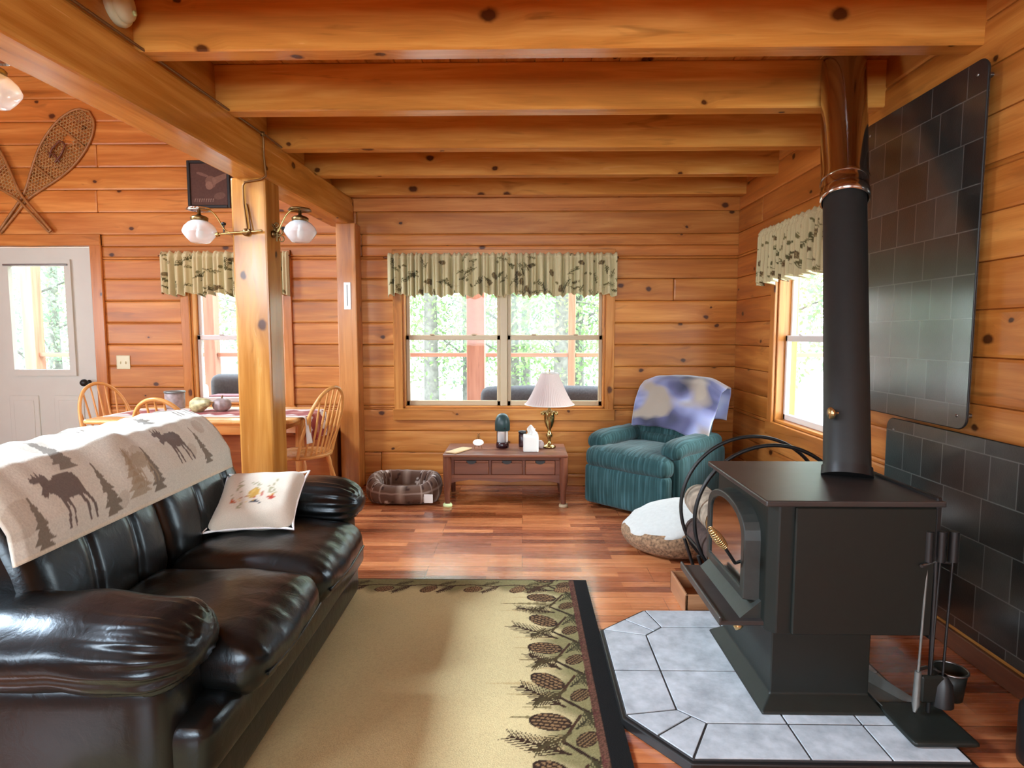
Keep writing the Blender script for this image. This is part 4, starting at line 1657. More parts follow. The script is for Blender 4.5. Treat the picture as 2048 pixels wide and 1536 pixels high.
# ================================================================== LOG HOLDER
LH = thing('log_hoop', 'round black steel firewood hoop standing behind the stove', 'firewood rack', (1.19, 3.0, 0), world=True)
for yy_ in (2.87, 3.12):
    MB().tube([(1.21 + .372 * math.cos(a), yy_, .395 + .372 * math.sin(a)) for a in np.linspace(0, 2 * PI, 72, endpoint=False)], .0095, 10, closed=True).build('ring', M['black'], LH)
    MB().tube([(0.93, yy_, 0.01), (0.86, yy_, 0.22)], .009, 8).build('leg', M['black'], LH)
    MB().tube([(1.45, yy_, 0.01), (1.52, yy_, 0.22)], .009, 8).build('leg', M['black'], LH)
MB().tube([(0.93, 2.80, 0.011), (0.93, 3.19, 0.011)], .009, 8).build('foot', M['black'], LH)
MB().tube([(1.45, 2.80, 0.011), (1.45, 3.19, 0.011)], .009, 8).build('foot', M['black'], LH)
for a in (205, 250, 290, 335):
    MB().tube([(1.21 + .372 * math.cos(R(a)), 2.87, .395 + .372 * math.sin(R(a))), (1.21 + .372 * math.cos(R(a)), 3.12, .395 + .372 * math.sin(R(a)))], .006, 8).build('cross_rod', M['black'], LH)


def log(x, z, r, label, mat, y0=2.78, y1=3.16, dx=0.0, dz=0.0):
    T = thing('firewood_log', label, 'log', (x, (y0 + y1) / 2, z - r), world=True, group=None)
    pts = [(x + dx * t + .006 * math.sin(t * 5), y0 + (y1 - y0) * t, z + dz * t) for t in np.linspace(0, 1, 10)]
    m = MB().tube(pts, [r * (1 + .08 * mnoise.noise(Vector((x * 9, t * 4, z)))) for t in np.linspace(0, 1, 10)], 18, caps=False)
    m.build('bark', mat, T)
    for yy_, t in ((y0 + .001, 0), (y1 - .001, 1)):
        MB().lathe([(0, 0), (r * .97, 0)], (x + dx * t, yy_, z + dz * t), 18, M4=Matrix.Rotation(R(90), 4, 'X')).build('cut_end', M['logend'], T)


log(1.19, .10, .072, 'split firewood log lying lowest in the steel hoop', M['darkbark'])
log(1.05, .145, .068, 'brown firewood log low on the left in the steel hoop', M['darkbark'])
log(1.33, .145, .07, 'dark firewood log low on the right in the steel hoop', M['darkbark'])
log(.945, .255, .070, 'dark bark log at the left side of the steel hoop', M['darkbark'])
log(.928, .425, .078, 'peeling birch log topmost in the steel hoop beside the stove door', M['birch'], y0=2.74, dx=.02)
log(1.08, .29, .072, 'birch log in the middle of the hoop pile', M['birch'])
log(1.23, .26, .070, 'brown log in the hoop behind the stove body', M['darkbark'])

KB = thing('kindling_box', 'low open wooden box on the floor between the hearth and the pet bed', 'box', (0.80, 2.80, 0), world=True)
m = MB()
m.box(0.755, 0.767, 2.69, 2.98, 0.0, 0.10, 1, .003)
m.box(0.93, 0.942, 2.69, 2.98, 0.0, 0.10, 1, .003)
m.box(0.755, 0.942, 2.69, 2.702, 0.0, 0.10, 0, .003)
m.box(0.755, 0.942, 2.968, 2.98, 0.0, 0.10, 0, .003)
m.box(0.765, 0.935, 2.70, 2.97, 0.004, 0.014, 0, .001)
m.build('box_sides', M['kindling'], KB)

# ================================================================== PET BEDS
PB = thing('pet_cushion', 'round speckled brown pet bed with a white fleece top on the floor by the recliner', 'pet bed', (0.93, 3.60, 0), world=True)


def pet_fn(u, w):
    a = 2 * PI * u
    prof_ = [(0.0, .004), (.24, .004), (.30, .035), (.328, .09), (.328, .15), (.30, .19)]
    x = w * (len(prof_) - 1)
    i = min(len(prof_) - 2, int(x))
    k = x - i
    r = prof_[i][0] * (1 - k) + prof_[i + 1][0] * k
    z = prof_[i][1] * (1 - k) + prof_[i + 1][1] * k
    r *= 1 + .03 * mnoise.noise(Vector((math.cos(a) * 2, math.sin(a) * 2, z * 4)))
    tilt = 1 + (0.26 * math.cos(a) + 0.08 * math.sin(a)) * max(0, (z - .02) / .17)
    return (0.94 + r * math.cos(a), 3.60 + r * math.sin(a) * .93, z * tilt)


MB().grid(pet_fn, 48, 16, closeu=True).build('bolster', M['tweed'], PB, subsurf=1)


def pet_top(u, w):
    a = 2 * PI * u
    r = .312 * (w ** .9)
    z = .196 + .05 * (1 - w ** 2) + .008 * mnoise.noise(Vector((r * math.cos(a) * 14, r * math.sin(a) * 14, 0)))
    e = max(0, w - .88) / .12
    z -= .03 * e
    r *= 1 + .03 * e * math.sin(a * 9)
    tilt = 1 + 0.26 * math.cos(a) * w + 0.08 * math.sin(a) * w
    return (0.94 + r * math.cos(a), 3.60 + r * math.sin(a) * .93, z * tilt)


MB().grid(pet_top, 64, 20, closeu=True).build('fleece_top', M['fleece_white'], PB, solidify=.01)

cv = Canvas(2.4, 0.45, 200, hexc(104, 80, 66))
rs = random.Random(5)
for i in range(16):
    x = i * 0.15
    cv.line(x, 0, x, .45, .010, hexc(176, 160, 146), al=.7)
    cv.line(x + .03, rs.uniform(.02, .3), x + .03, rs.uniform(.3, .44), .014, hexc(206, 196, 184), al=.8)
    for j in range(4):
        for k in range(9):
            xx_ = x + .018 + k * .0135
            yy_ = .05 + j * .105
            cv.line(xx_, yy_, xx_ + rs.uniform(-.003, .003), yy_ + rs.uniform(.02, .05), .0045, hexc(66, 46, 38))
        cv.line(x, .02 + j * .105, x + .15, .02 + j * .105, .008, hexc(170, 152, 140), al=.7)
    cv.ell(x + .07, rs.uniform(.1, .4), .024, .024, hexc(214, 204, 194))
    cv.ell(x + .07, .2, .01, .01, hexc(60, 44, 38))
DB = thing('dog_bed', 'oblong brown plaid dog bed with raised sides on the floor left of the side table', 'pet bed', (-0.92, 4.60, 0), world=True)


def db_fn(u, w):
    a = 2 * PI * u
    cx = .235 * math.copysign(abs(math.cos(a)) ** .55, math.cos(a))
    cy = .12 * math.copysign(abs(math.sin(a)) ** .6, math.sin(a))
    b = 2 * PI * w
    low = max(0, -math.sin(a)) ** 1.5
    hgt = .105 - .035 * low
    rr = .058
    nx, ny = math.cos(a), math.sin(a)
    return (-.92 + cx + nx * rr * math.cos(b), 4.60 + cy + ny * rr * math.cos(b) * 1.05, hgt + .006 + hgt * math.sin(b) + .006 * mnoise.noise(Vector((cx * 20, cy * 20, w * 4))))


MB().grid(db_fn, 160, 44, closeu=True, canvas=cv).build('bolster', M['bedcloth'], DB)
MB().soft((-.92, 4.60, .04), (.46, .24, .07), .03, 8, (0, 0, .02), tone=hexc(120, 92, 74)).build('bed_pad', M['bedcloth'], DB)
MB().box(-.738, -.672, 4.402, 4.408, .035, .10, 0, .002, one).build('care_tag', M['paper'], DB)

# ================================================================== RECLINER
th_ = R(-43.8)
RC = thing('recliner', 'teal striped upholstered recliner in the corner under a blue throw', 'armchair', (0.985, 4.50, 0), th_)
tc = M['teal_cloth']
U = 1.0
MB().soft((0, .03, .16), (.66, .72, .24), .03, 8, (0, .0, 0)).build('base', tc, RC)


def rc_seat(P, t):
    if t[2] > 0:
        P.z += .022 * (1 - t[0] ** 4) * (1 - t[1] ** 4)
    P.z += .006 * mnoise.noise(Vector((P.x * 9, P.y * 9, 0)))
    if t[1] > -.45:
        P.x *= .76
    return P


MB().soft((0, -.12, .385), (.70, .56, .15), .06, 18, (0, .02, 0), fn=rc_seat).build('seat_cushion', tc, RC)
MB().soft((0, -.345, .185), (.70, .09, .29), .03, 12, (0, .012, 0)).build('footrest_panel', tc, RC)
for s in (-1, 1):
    MB().soft((s * .325, .06, .245), (.13, .70, .44), .035, 12, (.01, 0, 0)).build('side_panel', tc, RC)

    def arm_fn(P, t):
        P.z += .006 * mnoise.noise(Vector((P.x * 12, P.y * 12, s)))
        if t[1] < -.6:
            P.z -= .02 * (-t[1] - .6) / .4
        return P
    MB().soft((s * .315, .02, .505), (.17, .66, .115), .055, 18, (0, .01, .01), fn=arm_fn).build('arm_pad', tc, RC)
tb = Matrix.Rotation(R(-20), 4, 'X')


def bk_fn(P, t):
    # rounded shoulders, lumbar puff
    if t[2] > .2:
        P.x *= 1 - .10 * ((t[2] - .2) / .8) ** 2
    P.y -= .025 * (1 - t[0] ** 2) * (1 - (t[2] + .1) ** 2)
    return P


MB().soft((0, .33, .662), (.61, .17, .60), .07, 18, (0, .01, 0), rot=tb.to_3x3(), fn=bk_fn).build('backrest', tc, RC)
MB().soft((0, .215, .475), (.46, .13, .13), .05, 12, (0, .02, 0)).build('lumbar_cushion', tc, RC)
TH = [(.175, .555), (.185, .60), (.225, .70), (.27, .82), (.315, .92), (.365, .963), (.43, .97), (.50, .93), (.52, .85), (.50, .74), (.475, .64)]


def th_fn(u, w):
    y, z = prof_at(w, TH)
    xw = .325 + .02 * math.sin(w * 5)
    x = (u - .45) * 2 * xw * (1.04 if u > .45 else .96)
    top = math.exp(-((w - .5) / .22) ** 2)
    y -= .012 * math.sin(u * 9 + w * 3) * (1 - top)
    z += top * (-.05 * (abs(u - .5) * 2) ** 3) + .008 * mnoise.noise(Vector((u * 6, w * 6, 0)))
    e = max(0, u - .86) / .14
    z -= .035 * e * top
    y += -.034 + .006 * mnoise.noise(Vector((u * 9, w * 9, 3))) + (.03 * e if w > .5 else 0)
    if w < .12:
        z += .03 * math.sin(u * 4.2 + .3) * (1 - w / .12)
    return (x, y, z)


TW = MB().grid(th_fn, 60, 60, uvs=lambda u, w: (u * .75, w * 1.25)).build('throw_blanket', M['throw'], None, solidify=.012)
TW.location = RC.location
TW.rotation_euler = RC.rotation_euler
tag(TW, 'cloudy blue and white fleece throw draped over the recliner back', 'blanket')

# ================================================================== SIDE TABLE AND WHAT STANDS ON IT
TB = thing('side_table', 'dark wooden low table with three drawers under the double window', 'table', (-.125, 4.64, 0), world=True)
wm = M['walnut']
MB().box(-.595, .340, 4.405, 4.87, .382, .404, 0, .007).build('tabletop', wm, TB)
m = MB()
m.box(-.545, .29, 4.435, 4.455, .335 + .02, .382, 0, .002)
m.box(-.545, .29, 4.435, 4.455, .215, .246, 0, .002)
m.box(-.545, -.512, 4.435, 4.455, .246, .355, 2, .002)
m.box(-.252, -.232, 4.435, 4.455, .246, .355, 2, .002)
m.box(0.0, .022, 4.435, 4.455, .246, .355, 2, .002)
m.box(.245, .29, 4.435, 4.455, .246, .355, 2, .002)
m.box(-.545, .29, 4.83, 4.85, .215, .382, 0, .002)
m.box(-.56, -.54, 4.45, 4.84, .215, .382, 1, .002)
m.box(.285, .305, 4.45, 4.84, .215, .382, 1, .002)
# scalloped skirt
sk = [(-.545, .215), (-.545, .178), (-.50, .19), (-.40, .205), (-.22, .196), (-.12, .186), (.0, .196), (.15, .205), (.245, .19), (.29, .178), (.29, .215)]
m.prism(sk, 1, 4.437, 4.453, (.95, .95, .95))
m.build('frame', wm, TB)
for (a, b) in ((-.510, -.254), (-.230, -.002), (.024, .243)):
    m = MB().box(a, b, 4.428, 4.446, .249, .338, 0, .003)
    cx = (a + b) / 2
    m.box(a, cx - .036, 4.428, 4.446, .338, .353, 0, .002)
    m.box(cx + .036, b, 4.428, 4.446, .338, .353, 0, .002)
    d_ = m.build('drawer', wm, TB)
    pts = [(cx + .036 * math.cos(t), .353 - .026 * math.sin(t)) for t in np.linspace(0, PI, 14)]
    MB().prism(pts, 1, 4.4265, 4.450, one).build('cutout_shade', M['black'], d_)  # black inset stands in for the shade inside the finger cutout
for (xx_, yy_) in ((-.565, 4.44), (.31, 4.44), (-.565, 4.83), (.31, 4.83)):
    m = MB().tube([(xx_, yy_, .384), (xx_, yy_, .20), (xx_, yy_, .19), (xx_ - .004, yy_, .10), (xx_, yy_, .012)], [.032, .032, .030, .022, .018], 4 if False else 16)
    lg = m.build('leg', wm, TB)
    if yy_ < 4.6:
        MB().lathe([(0, 0), (.034, 0), (.036, .012), (.030, .024), (.020, .026), (.018, .018)], (xx_, yy_, 0), 20).build('caster_cup', M['greencup'] if xx_ < 0 else M['almond'], lg)

LP = thing('table_lamp', 'brass urn table lamp with a pleated white shade on the side table', 'lamp', (.212, 4.70, .404), world=True)
lx, ly, lz = .212, 4.70, .404
pr = [(0, 0), (.052, 0), (.054, .012), (.040, .018), (.016, .030), (.011, .06), (.018, .085), (.027, .10), (.018, .118), (.011, .135), (.016, .15), (.030, .175), (.040, .21), (.043, .245), (.041, .27), (.048, .278), (.046, .288), (.022, .292), (.010, .31), (.009, .345), (0, .345)]
MB().lathe(pr, (lx, ly, lz), 36).build('base', M['brass'], LP)
m = MB()
for k in range(10):
    a = k / 10 * 2 * PI
    pts = [(lx + r * math.cos(a), ly + r * math.sin(a), lz + z) for r, z in ((.036, .272), (.050, .282), (.060, .278), (.062, .262))]
    m.tube(pts, [.006, .010, .010, .005], 8)
m.build('leaf_collar', M['brass'], LP)


def shf(u, w):
    a = 2 * PI * u
    r0, r1 = .192, .068
    k = w
    r = r0 + (r1 - r0) * (k ** .78)
    r *= 1 + .012 * math.sin(a * 60)
    return (lx + r * math.cos(a), ly + r * math.sin(a), lz + .345 + .245 * w)


MB().grid(shf, 240, 12, closeu=True).build('lamp_shade', M['shade'], LP)
for r, z in ((.193, .345), (.068, .59)):
    MB().tube([(lx + r * math.cos(a), ly + r * math.sin(a), lz + z) for a in np.linspace(0, 2 * PI, 48, endpoint=False)], .004, 6, closed=True).build('shade_rim', M['paper'], LP)
m = MB().tube([(lx, ly, lz + .345), (lx, ly, lz + .60)], .003, 6).lathe([(0, .60), (.007, .604), (.008, .612), (.003, .622), (0, .622)], (lx, ly, lz), 12)
for a in (0, 2.1, 4.2):
    m.tube([(lx, ly, lz + .588), (lx + .068 * math.cos(a), ly + .068 * math.sin(a), lz + .588)], .0015, 5)
m.build('finial', M['brass'], LP)

LN = thing('lantern', 'teal capped camping lantern standing on the side table', 'lantern', (-.158, 4.70, .404), world=True)
MB().lathe([(0, 0), (.050, 0), (.052, .02), (.048, .04), (.044, .045)], (-.158, 4.70, .404), 28).build('lantern_base', M['maroon'], LN)
MB().lathe([(.042, .045), (.044, .06), (.044, .125), (.040, .14)], (-.158, 4.70, .404), 28).build('globe', M['globe'], LN)
MB().lathe([(0, .045), (.012, .045), (.013, .10), (0, .105)], (-.158, 4.70, .404), 16).build('mantle', M['maroon'], LN)
for k in range(4):
    a = k * PI / 2 + .5
    MB().tube([(-.158 + .048 * math.cos(a), 4.70 + .048 * math.sin(a), .444), (-.158 + .048 * math.cos(a), 4.70 + .048 * math.sin(a), .545)], .003, 6).build('guard_wire', M['maroon'], LN)
MB().lathe([(.054, .135), (.060, .14), (.060, .20), (.052, .235), (.035, .262), (.012, .272), (0, .272)], (-.158, 4.70, .404), 28).build('cap', M['teal'], LN)
MB().lathe([(0, 0), (.007, 0), (.008, -.006), (0, -.008)], (-.135, 4.643, .565), 12, M4=Matrix.Rotation(R(-90), 4, 'X')).build('vent_button', M['black'], LN)

TX = thing('tissue_box', 'white cube tissue box with a tissue pulled up, in front of the lamp', 'tissue box', (.065, 4.56, .404), world=True)
MB().soft((.065, 4.56, .404 + .062), (.118, .118, .124), .006, 6).build('carton', M['paper'], TX)


def tis(u, w):
    x = .065 + (u - .5) * (.085 - .03 * w) + .014 * w + .01 * math.sin(w * 6)
    return (x, 4.56 + .014 * math.sin(u * 8) * (1 - .5 * w) + .01 * w, .527 + .062 * w * (1 + .25 * math.sin(u * 5)))


MB().grid(tis, 16, 12).build('tissue', M['paper'], TX, solidify=.001)
PD = thing('oval_plaque', 'small white oval dish propped on a twig stand on the side table', 'ornament', (-.345, 4.66, .404), world=True)
MB().lathe([(0, 0), (.040, 0), (.043, .006), (.036, .009), (0, .008)], (-.345, 4.64, .452), 24, M4=Matrix.Rotation(R(65), 4, 'X') @ Matrix.Diagonal((1, .62, 1, 1))).build('dish', M['white'], PD)
m = MB()
for s in (-1, 1):
    m.tube([(-.345 + s * .030, 4.63, .406), (-.345 + s * .008, 4.665, .50), (-.345 - s * .01, 4.68, .52)], .003, 6)
m.tube([(-.345, 4.70, .406), (-.345, 4.665, .50)], .003, 6)
m.build('twig_stand', M['copper'], PD)
BKt = MB().box(-.115, .115, -.045, .045, 0, .010, 0, .002, one)
o = BKt.build('booklet', plain('tan_paper_cover', hexc(196, 164, 120), .7))
o.location = (-.485, 4.54, .4055)
o.rotation_euler = (0, 0, R(62))
tag(o, 'tan booklet lying at the left end of the side table', 'book')
JR = thing('candle_jar', 'dark red candle jar behind the tissue box', 'candle', (-.0, 4.74, .404), world=True)
MB().lathe([(0, 0), (.028, 0), (.030, .01), (.030, .10), (.026, .105), (0, .1)], (.0, 4.74, .404), 22).build('jar', M['maroon'], JR)
MB().lathe([(0, .105), (.031, .105), (.032, .125), (0, .128)], (.0, 4.74, .404), 22).build('lid', M['black'], JR)
GB = MB().lathe([(0, 0), (.026, 0), (.036, .02), (.034, .045), (.02, .062), (0, .066)], (0, 0, 0), 20).build('small_stone_pot', M['soap'])
GB.location = (.135, 4.66, .4045)
tag(GB, 'small mottled round pot at the foot of the brass lamp', 'pot')

# ================================================================== DINING SIDE
TD = thing('dining_table', 'long honey oak dining table behind the sofa', 'table', (-2.2, 4.2, 0), world=True)
ok = M['oak']
m = MB()
tp_ = [(-2.89, 3.86), (-2.85, 3.82), (-1.56, 3.82), (-1.50, 3.88), (-1.50, 4.52), (-1.56, 4.58), (-2.85, 4.58), (-2.89, 4.54)]
m.prism(tp_, 2, .712, .74)
m.uv = [[(m.v[i][0] + 3, m.v[i][1]) for i in f] for f in m.f]
m.build('tabletop', ok, TD, bevel=.012)
m = MB()
m.box(-2.68, -1.66, 3.93, 3.95, .63, .712, 0, .002)
m.box(-2.68, -1.66, 4.45, 4.47, .63, .712, 0, .002)
m.box(-2.68, -2.66, 3.95, 4.45, .63, .712, 1, .002)
m.box(-1.68, -1.66, 3.95, 4.45, .63, .712, 1, .002)
m.build('apron', ok, TD)
for xx_ in (-2.66, -1.68):
    for yy_ in (3.95, 4.45):
        MB().tube([(xx_, yy_, .712), (xx_, yy_, .62), (xx_, yy_, .60), (xx_, yy_, .35), (xx_, yy_, .0)], [.035, .035, .028, .036, .022], 16).build('leg', ok, TD)

cv = Canvas(1.7, 0.42, 130, hexc(150, 52, 46))
wht = hexc(226, 214, 206)
cv.line(0, .02, 1.7, .02, .045, wht)
cv.line(0, .40, 1.7, .40, .045, wht)
for i in range(12):
    cv.poly([(i * .15, .06), (i * .15 + .075, .14), (i * .15 + .15, .06)], wht, .9)
    cv.ell(i * .15 + .07, .22, .05, .045, hexc(190, 120, 104), 0, .7)
    cv.poly([(i * .15, .36), (i * .15 + .075, .29), (i * .15 + .15, .36)], wht, .9)
cv.line(0.01, 0, 0.01, .42, .03, wht)


def run_fn(u, w):
    L = u * 1.66
    y = 3.98 + .42 * w + .01 * math.sin(u * 7)
    flat = 1.36
    if L < flat:
        return (-2.84 + L, y, .7435 + .002 * mnoise.noise(Vector((L * 8, w * 6, 0))))
    d = L - flat
    r = .022
    if d < r * PI / 2:
        a = d / r
        return (-2.84 + flat + r * math.sin(a), y, .7435 - r * (1 - math.cos(a)))
    d -= r * PI / 2
    return (-2.84 + flat + r + .012 * math.sin(w * 16) * d / .2, y + .02 * math.sin(w * 9) * d / .2, .7435 - r - d * .62)


RN = MB().grid(run_fn, 150, 44, canvas=cv).build('table_runner', M['runner'], None, solidify=.003)
tag(RN, 'red and white runner along the dining table hanging over its right end', 'table runner')

G1 = thing('gourd', 'green and tan striped gourd on the dining table in front of the window', 'gourd', (-2.28, 4.20, .745), world=True)
gm = Matrix.Rotation(R(75), 4, 'Y') @ Matrix.Rotation(R(15), 4, 'X')
m = MB().lathe([(0, -.09), (.03, -.086), (.052, -.06), (.058, -.03), (.048, .0), (.036, .025), (.030, .05), (.020, .072), (0, .08)], (-2.28, 4.20, .803), 28, M4=gm, wave=lambda a, z: 1 + .04 * math.cos(a * 8))
m.build('rind', M['gourd'], G1)
MB().tube([Vector((-2.28, 4.2, .803)) + gm @ Vector((0, 0, .078)), Vector((-2.28, 4.2, .803)) + gm @ Vector((.01, 0, .105))], [.006, .004], 8).build('stem', M['copper'], G1)
G2 = thing('gourd', 'pale ribbed squash right of the striped gourd on the table', 'squash', (-2.17, 4.25, .745), world=True)
MB().lathe([(0, 0), (.03, .002), (.055, .02), (.062, .045), (.055, .075), (.03, .092), (0, .094)], (-2.165, 4.26, .745), 36, wave=lambda a, z: 1 + .06 * math.cos(a * 9)).build('rind', M['soap'], G2)
MB().tube([(-2.165, 4.26, .835), (-2.160, 4.26, .86)], [.007, .005], 8).build('stem', M['copper'], G2)
CA = thing('canister', 'grey lidded crock on the dining table behind the middle chair', 'crock', (-2.60, 4.42, .74), world=True)
MB().lathe([(0, 0), (.062, 0), (.068, .01), (.068, .115), (.060, .12)], (-2.60, 4.42, .745), 28).build('crock_body', M['soap'], CA)
MB().lathe([(.072, .118), (.074, .124), (.070, .132), (.02, .136), (0, .136)], (-2.60, 4.42, .745), 28).build('lid', M['grey_metal'], CA)


def windsor():
    T = thing('windsor_chair', 'honey oak bow-back chair at the left end of the dining table by the door', 'chair', (0, 0, 0), group='bow-back chairs around the dining table')
    m = MB()

    def seat(u, w):
        a = 2 * PI * u
        prof_ = [(0, .448), (.14, .446), (.20, .456), (.215, .450), (.212, .435), (.18, .424), (0, .424)]
        x = w * (len(prof_) - 1)
        i = min(len(prof_) - 2, int(x))
        k = x - i
        r = prof_[i][0] * (1 - k) + prof_[i + 1][0] * k
        z = prof_[i][1] * (1 - k) + prof_[i + 1][1] * k
        return (r * math.cos(a) * 1.0, r * math.sin(a) * .98, z)
    m.grid(seat, 40, 25, closeu=True, uvs=lambda u, w: (u * 1.2, w * .4))
    m.build('seat', ok, T)
    bow = []
    N = 36
    for i in range(N + 1):
        a = PI * i / N
        x = -.185 * math.cos(a) * (1.0 + .10 * math.sin(a))
        h = math.sin(a) ** .62
        bow.append((x, .115 + .045 * math.sin(a) + .13 * h, .445 + .485 * h))
    MB().tube(bow, .0125, 10).build('bow', ok, T)
    for k in range(7):
        f = (k - 3) / 3.0
        xb = f * .125
        xt = f * .165
        # meeting point on the bow
        best = min(bow[3:-3], key=lambda p: abs(p[0] - xt))
        MB().tube([(xb, .155 - .03 * f * f, .445), ((xb + best[0]) / 2, (.155 + best[1]) / 2, (.445 + best[2]) / 2), best], [.0075, .008, .0055], 8).build('spindle', ok, T)
    feet = {}
    for sx in (-1, 1):
        for sy in (-1, 1):
            p, q = Vector((sx * .125, sy * .12, .43)), Vector((sx * .19, sy * .19, 0))
            pts = [p.lerp(q, t) for t in (0, .12, .2, .45, .55, .8, 1)]
            MB().tube(pts, [.013, .017, .013, .019, .017, .013, .010], 12).build('leg', ok, T)
            feet[(sx, sy)] = p.lerp(q, .62)
    for sx in (-1, 1):
        a, b = feet[(sx, -1)], feet[(sx, 1)]
        MB().tube([a, a.lerp(b, .5), b], [.008, .012, .008], 8).build('stretcher', ok, T)
    a = feet[(-1, -1)].lerp(feet[(-1, 1)], .5)
    b = feet[(1, -1)].lerp(feet[(1, 1)], .5)
    MB().tube([a, a.lerp(b, .5), b], [.008, .012, .008], 8).build('stretcher', ok, T)
    return T


wc = windsor()
wc.location = (-2.94, 4.33, 0)
wc.rotation_euler = (0, 0, R(66))
dup(wc, (-2.09, 3.64, 0), R(180), 'honey oak bow-back chair on the near side of the table, right behind the sofa')
dup(wc, (-1.585, 4.24, 0), R(-110), 'honey oak bow-back chair at the right end of the table between the two posts')

BN = thing('wall_bench', 'low pine bench box along the log wall under the dining window', 'bench', (-2.4, 4.9, 0), world=True)
MB().box(-3.35, -1.53, 4.70, D - .001, .49, .515, 0, .004).build('bench_top', M['bench'], BN)
m = MB()
m.box(-3.33, -1.55, 4.73, 4.75, .02, .49, 0, .003)
m.box(-3.33, -3.31, 4.75, D - .002, .02, .49, 2, .002)
m.box(-1.57, -1.55, 4.75, D - .002, .02, .49, 2, .002)
m.build('bench_front', M['bench'], BN)

# ================================================================== WALL THINGS


def snowshoe(label, tip, tail, yw):
    """a teardrop snowshoe flat on the wall plane y = yw; tip and tail are (x, z)"""
    tip, tail = Vector(tip), Vector(tail)
    ax_ = (tip - tail)
    L = ax_.length
    e = ax_.normalized()
    pnd = Vector((e.y, -e.x))
    T = thing('snowshoe', label, 'snowshoe', ((tip.x + tail.x) / 2, yw, tail.y), world=True, group=None)

    def half(s):
        # half width at distance s from the tail (0..1)
        if s < .30:
            return .010 + .02 * (s / .30) ** 2
        t = (s - .30) / .70
        return .030 + .145 * math.sin(PI * min(1, t * .60 + 0)) ** 1.1 * (1 if t < .8 else math.sqrt(max(0, 1 - ((t - .8) / .2) ** 2)) * 1.0 + 0)
    def hw(s):
        if s < .28:
            return .011 + .012 * (s / .28)
        t = (s - .28) / .72
        return max(.0, .023 + .142 * (math.sin(min(t / .62, 1) * PI / 2) ** 1.3)) * math.sqrt(max(0, 1 - max(0, (t - .62) / .38) ** 2.2))

    def P(s, o, dy=0.0):
        q = tail + e * (s * L) + pnd * o
        return (q.x, yw - dy, q.y)
    ss = list(np.linspace(0, 1, 44))
    loop = [P(s, hw(s), .012) for s in ss] + [P(s, -hw(s), .012) for s in ss[::-1][1:]]
    MB().tube(loop, .011, 8, closed=True).build('frame', M['snowframe'], T)
    m = MB()
    for s in (.50, .80):
        w = hw(s)
        m.tube([P(s, -w, .012), P(s, w, .012)], .010, 8)
    m.build('crossbar', M['snowframe'], T)
    m = MB()
    for dx_, dy_ in ((1, .62), (1, -.62), (0, 1)):
        d_ = Vector((dx_, dy_)).normalized()
        nn = Vector((-d_.y, d_.x))
        for k in range(-60, 61):
            c0 = nn * (k * .025)
            run = []
            for q in np.linspace(-.9, .9, 140):
                p = c0 + d_ * q
                s = .62 + p.x / L
                hole = ((s - .765) / .032) ** 2 + (p.y / .034) ** 2 < 1
                ok_ = .30 < s < .985 and abs(p.y) < hw(s) - .002 and not hole
                if ok_:
                    run.append(P(s, p.y, .012))
                else:
                    if len(run) > 1:
                        m.tube([run[0], run[-1]], .0028, 4, caps=False)
                    run = []
    m.build('rawhide_lacing', M['rawhide'], T)
    m = MB()
    for k in (-1, 1):
        m.tube([P(.60, k * .03, .02), P(.66, k * .045, .035), P(.73, k * .03, .04), P(.74, 0, .04)], .008, 6)
    m.tube([P(.62, -.06, .02), P(.64, 0, .04), P(.62, .06, .02)], .008, 6)
    m.build('binding_strap', M['walnut'], T)


snowshoe('wooden snowshoe on the wall above the door, its rounded tip pointing up to the right', (-3.60, 3.14), (-4.42, 2.16), D)
snowshoe('wooden snowshoe crossed over the other, its tip pointing up to the left', (-4.80, 3.12), (-3.97, 2.16), D - .026)

PF = thing('picture_frame', 'dark framed brown picture on the log wall left of the square post', 'picture', (-2.62, D, 2.35), world=True)
m = MB()
for b in ((-2.80, -2.775, 2.35, 2.74), (-2.465, -2.44, 2.35, 2.74), (-2.775, -2.465, 2.35, 2.375), (-2.775, -2.465, 2.715, 2.74)):
    m.box(b[0], b[1], D - .025, D - .001, b[2], b[3], 0, .004, one)
m.build('frame', M['black'], PF)
cv = Canvas(.31, .34, 420, hexc(92, 66, 58))
cv.ell(.17, .19, .045, .05, hexc(128, 96, 82), .4, .9)
cv.ell(.155, .16, .03, .035, hexc(146, 112, 96), .2, .9)
cv.poly([(.19, .16), (.30, .22), (.30, .26), (.18, .22)], hexc(140, 108, 92), .8)
cv.ell(.24, .075, .05, .028, hexc(116, 88, 76), .2, .8)
cv.ell(.10, .25, .05, .012, hexc(134, 104, 92), -.3, .8)
for i in range(9):
    cv.line(.03 + i * .019, .03, .03 + i * .019 + .004, .052, .006, hexc(150, 126, 112), al=.8)
    cv.line(.03 + i * .019, .042, .04 + i * .019, .052, .004, hexc(150, 126, 112), al=.8)


def pic_fn(u, w):
    return (-2.775 + .31 * u, D - .012, 2.375 + .34 * w)


MB().grid(pic_fn, 125, 138, canvas=cv, smooth=False).build('print', M['picture'], PF)

SW = thing('light_switch', 'cream double switch plate on the log wall beside the door', 'light switch', (-3.43, D, 1.0), world=True)
MB().soft((-3.43, D - .004, 1.058), (.118, .008, .118), .003, 6).build('cover_plate', M['cream_plastic'], SW)
for s in (-1, 1):
    MB().box(-3.43 + s * .023 - .004, -3.43 + s * .023 + .004, D - .018, D - .006, 1.045, 1.066, 2, .002, (.7, .68, .55)).build('toggle', M['cream_plastic'], SW)

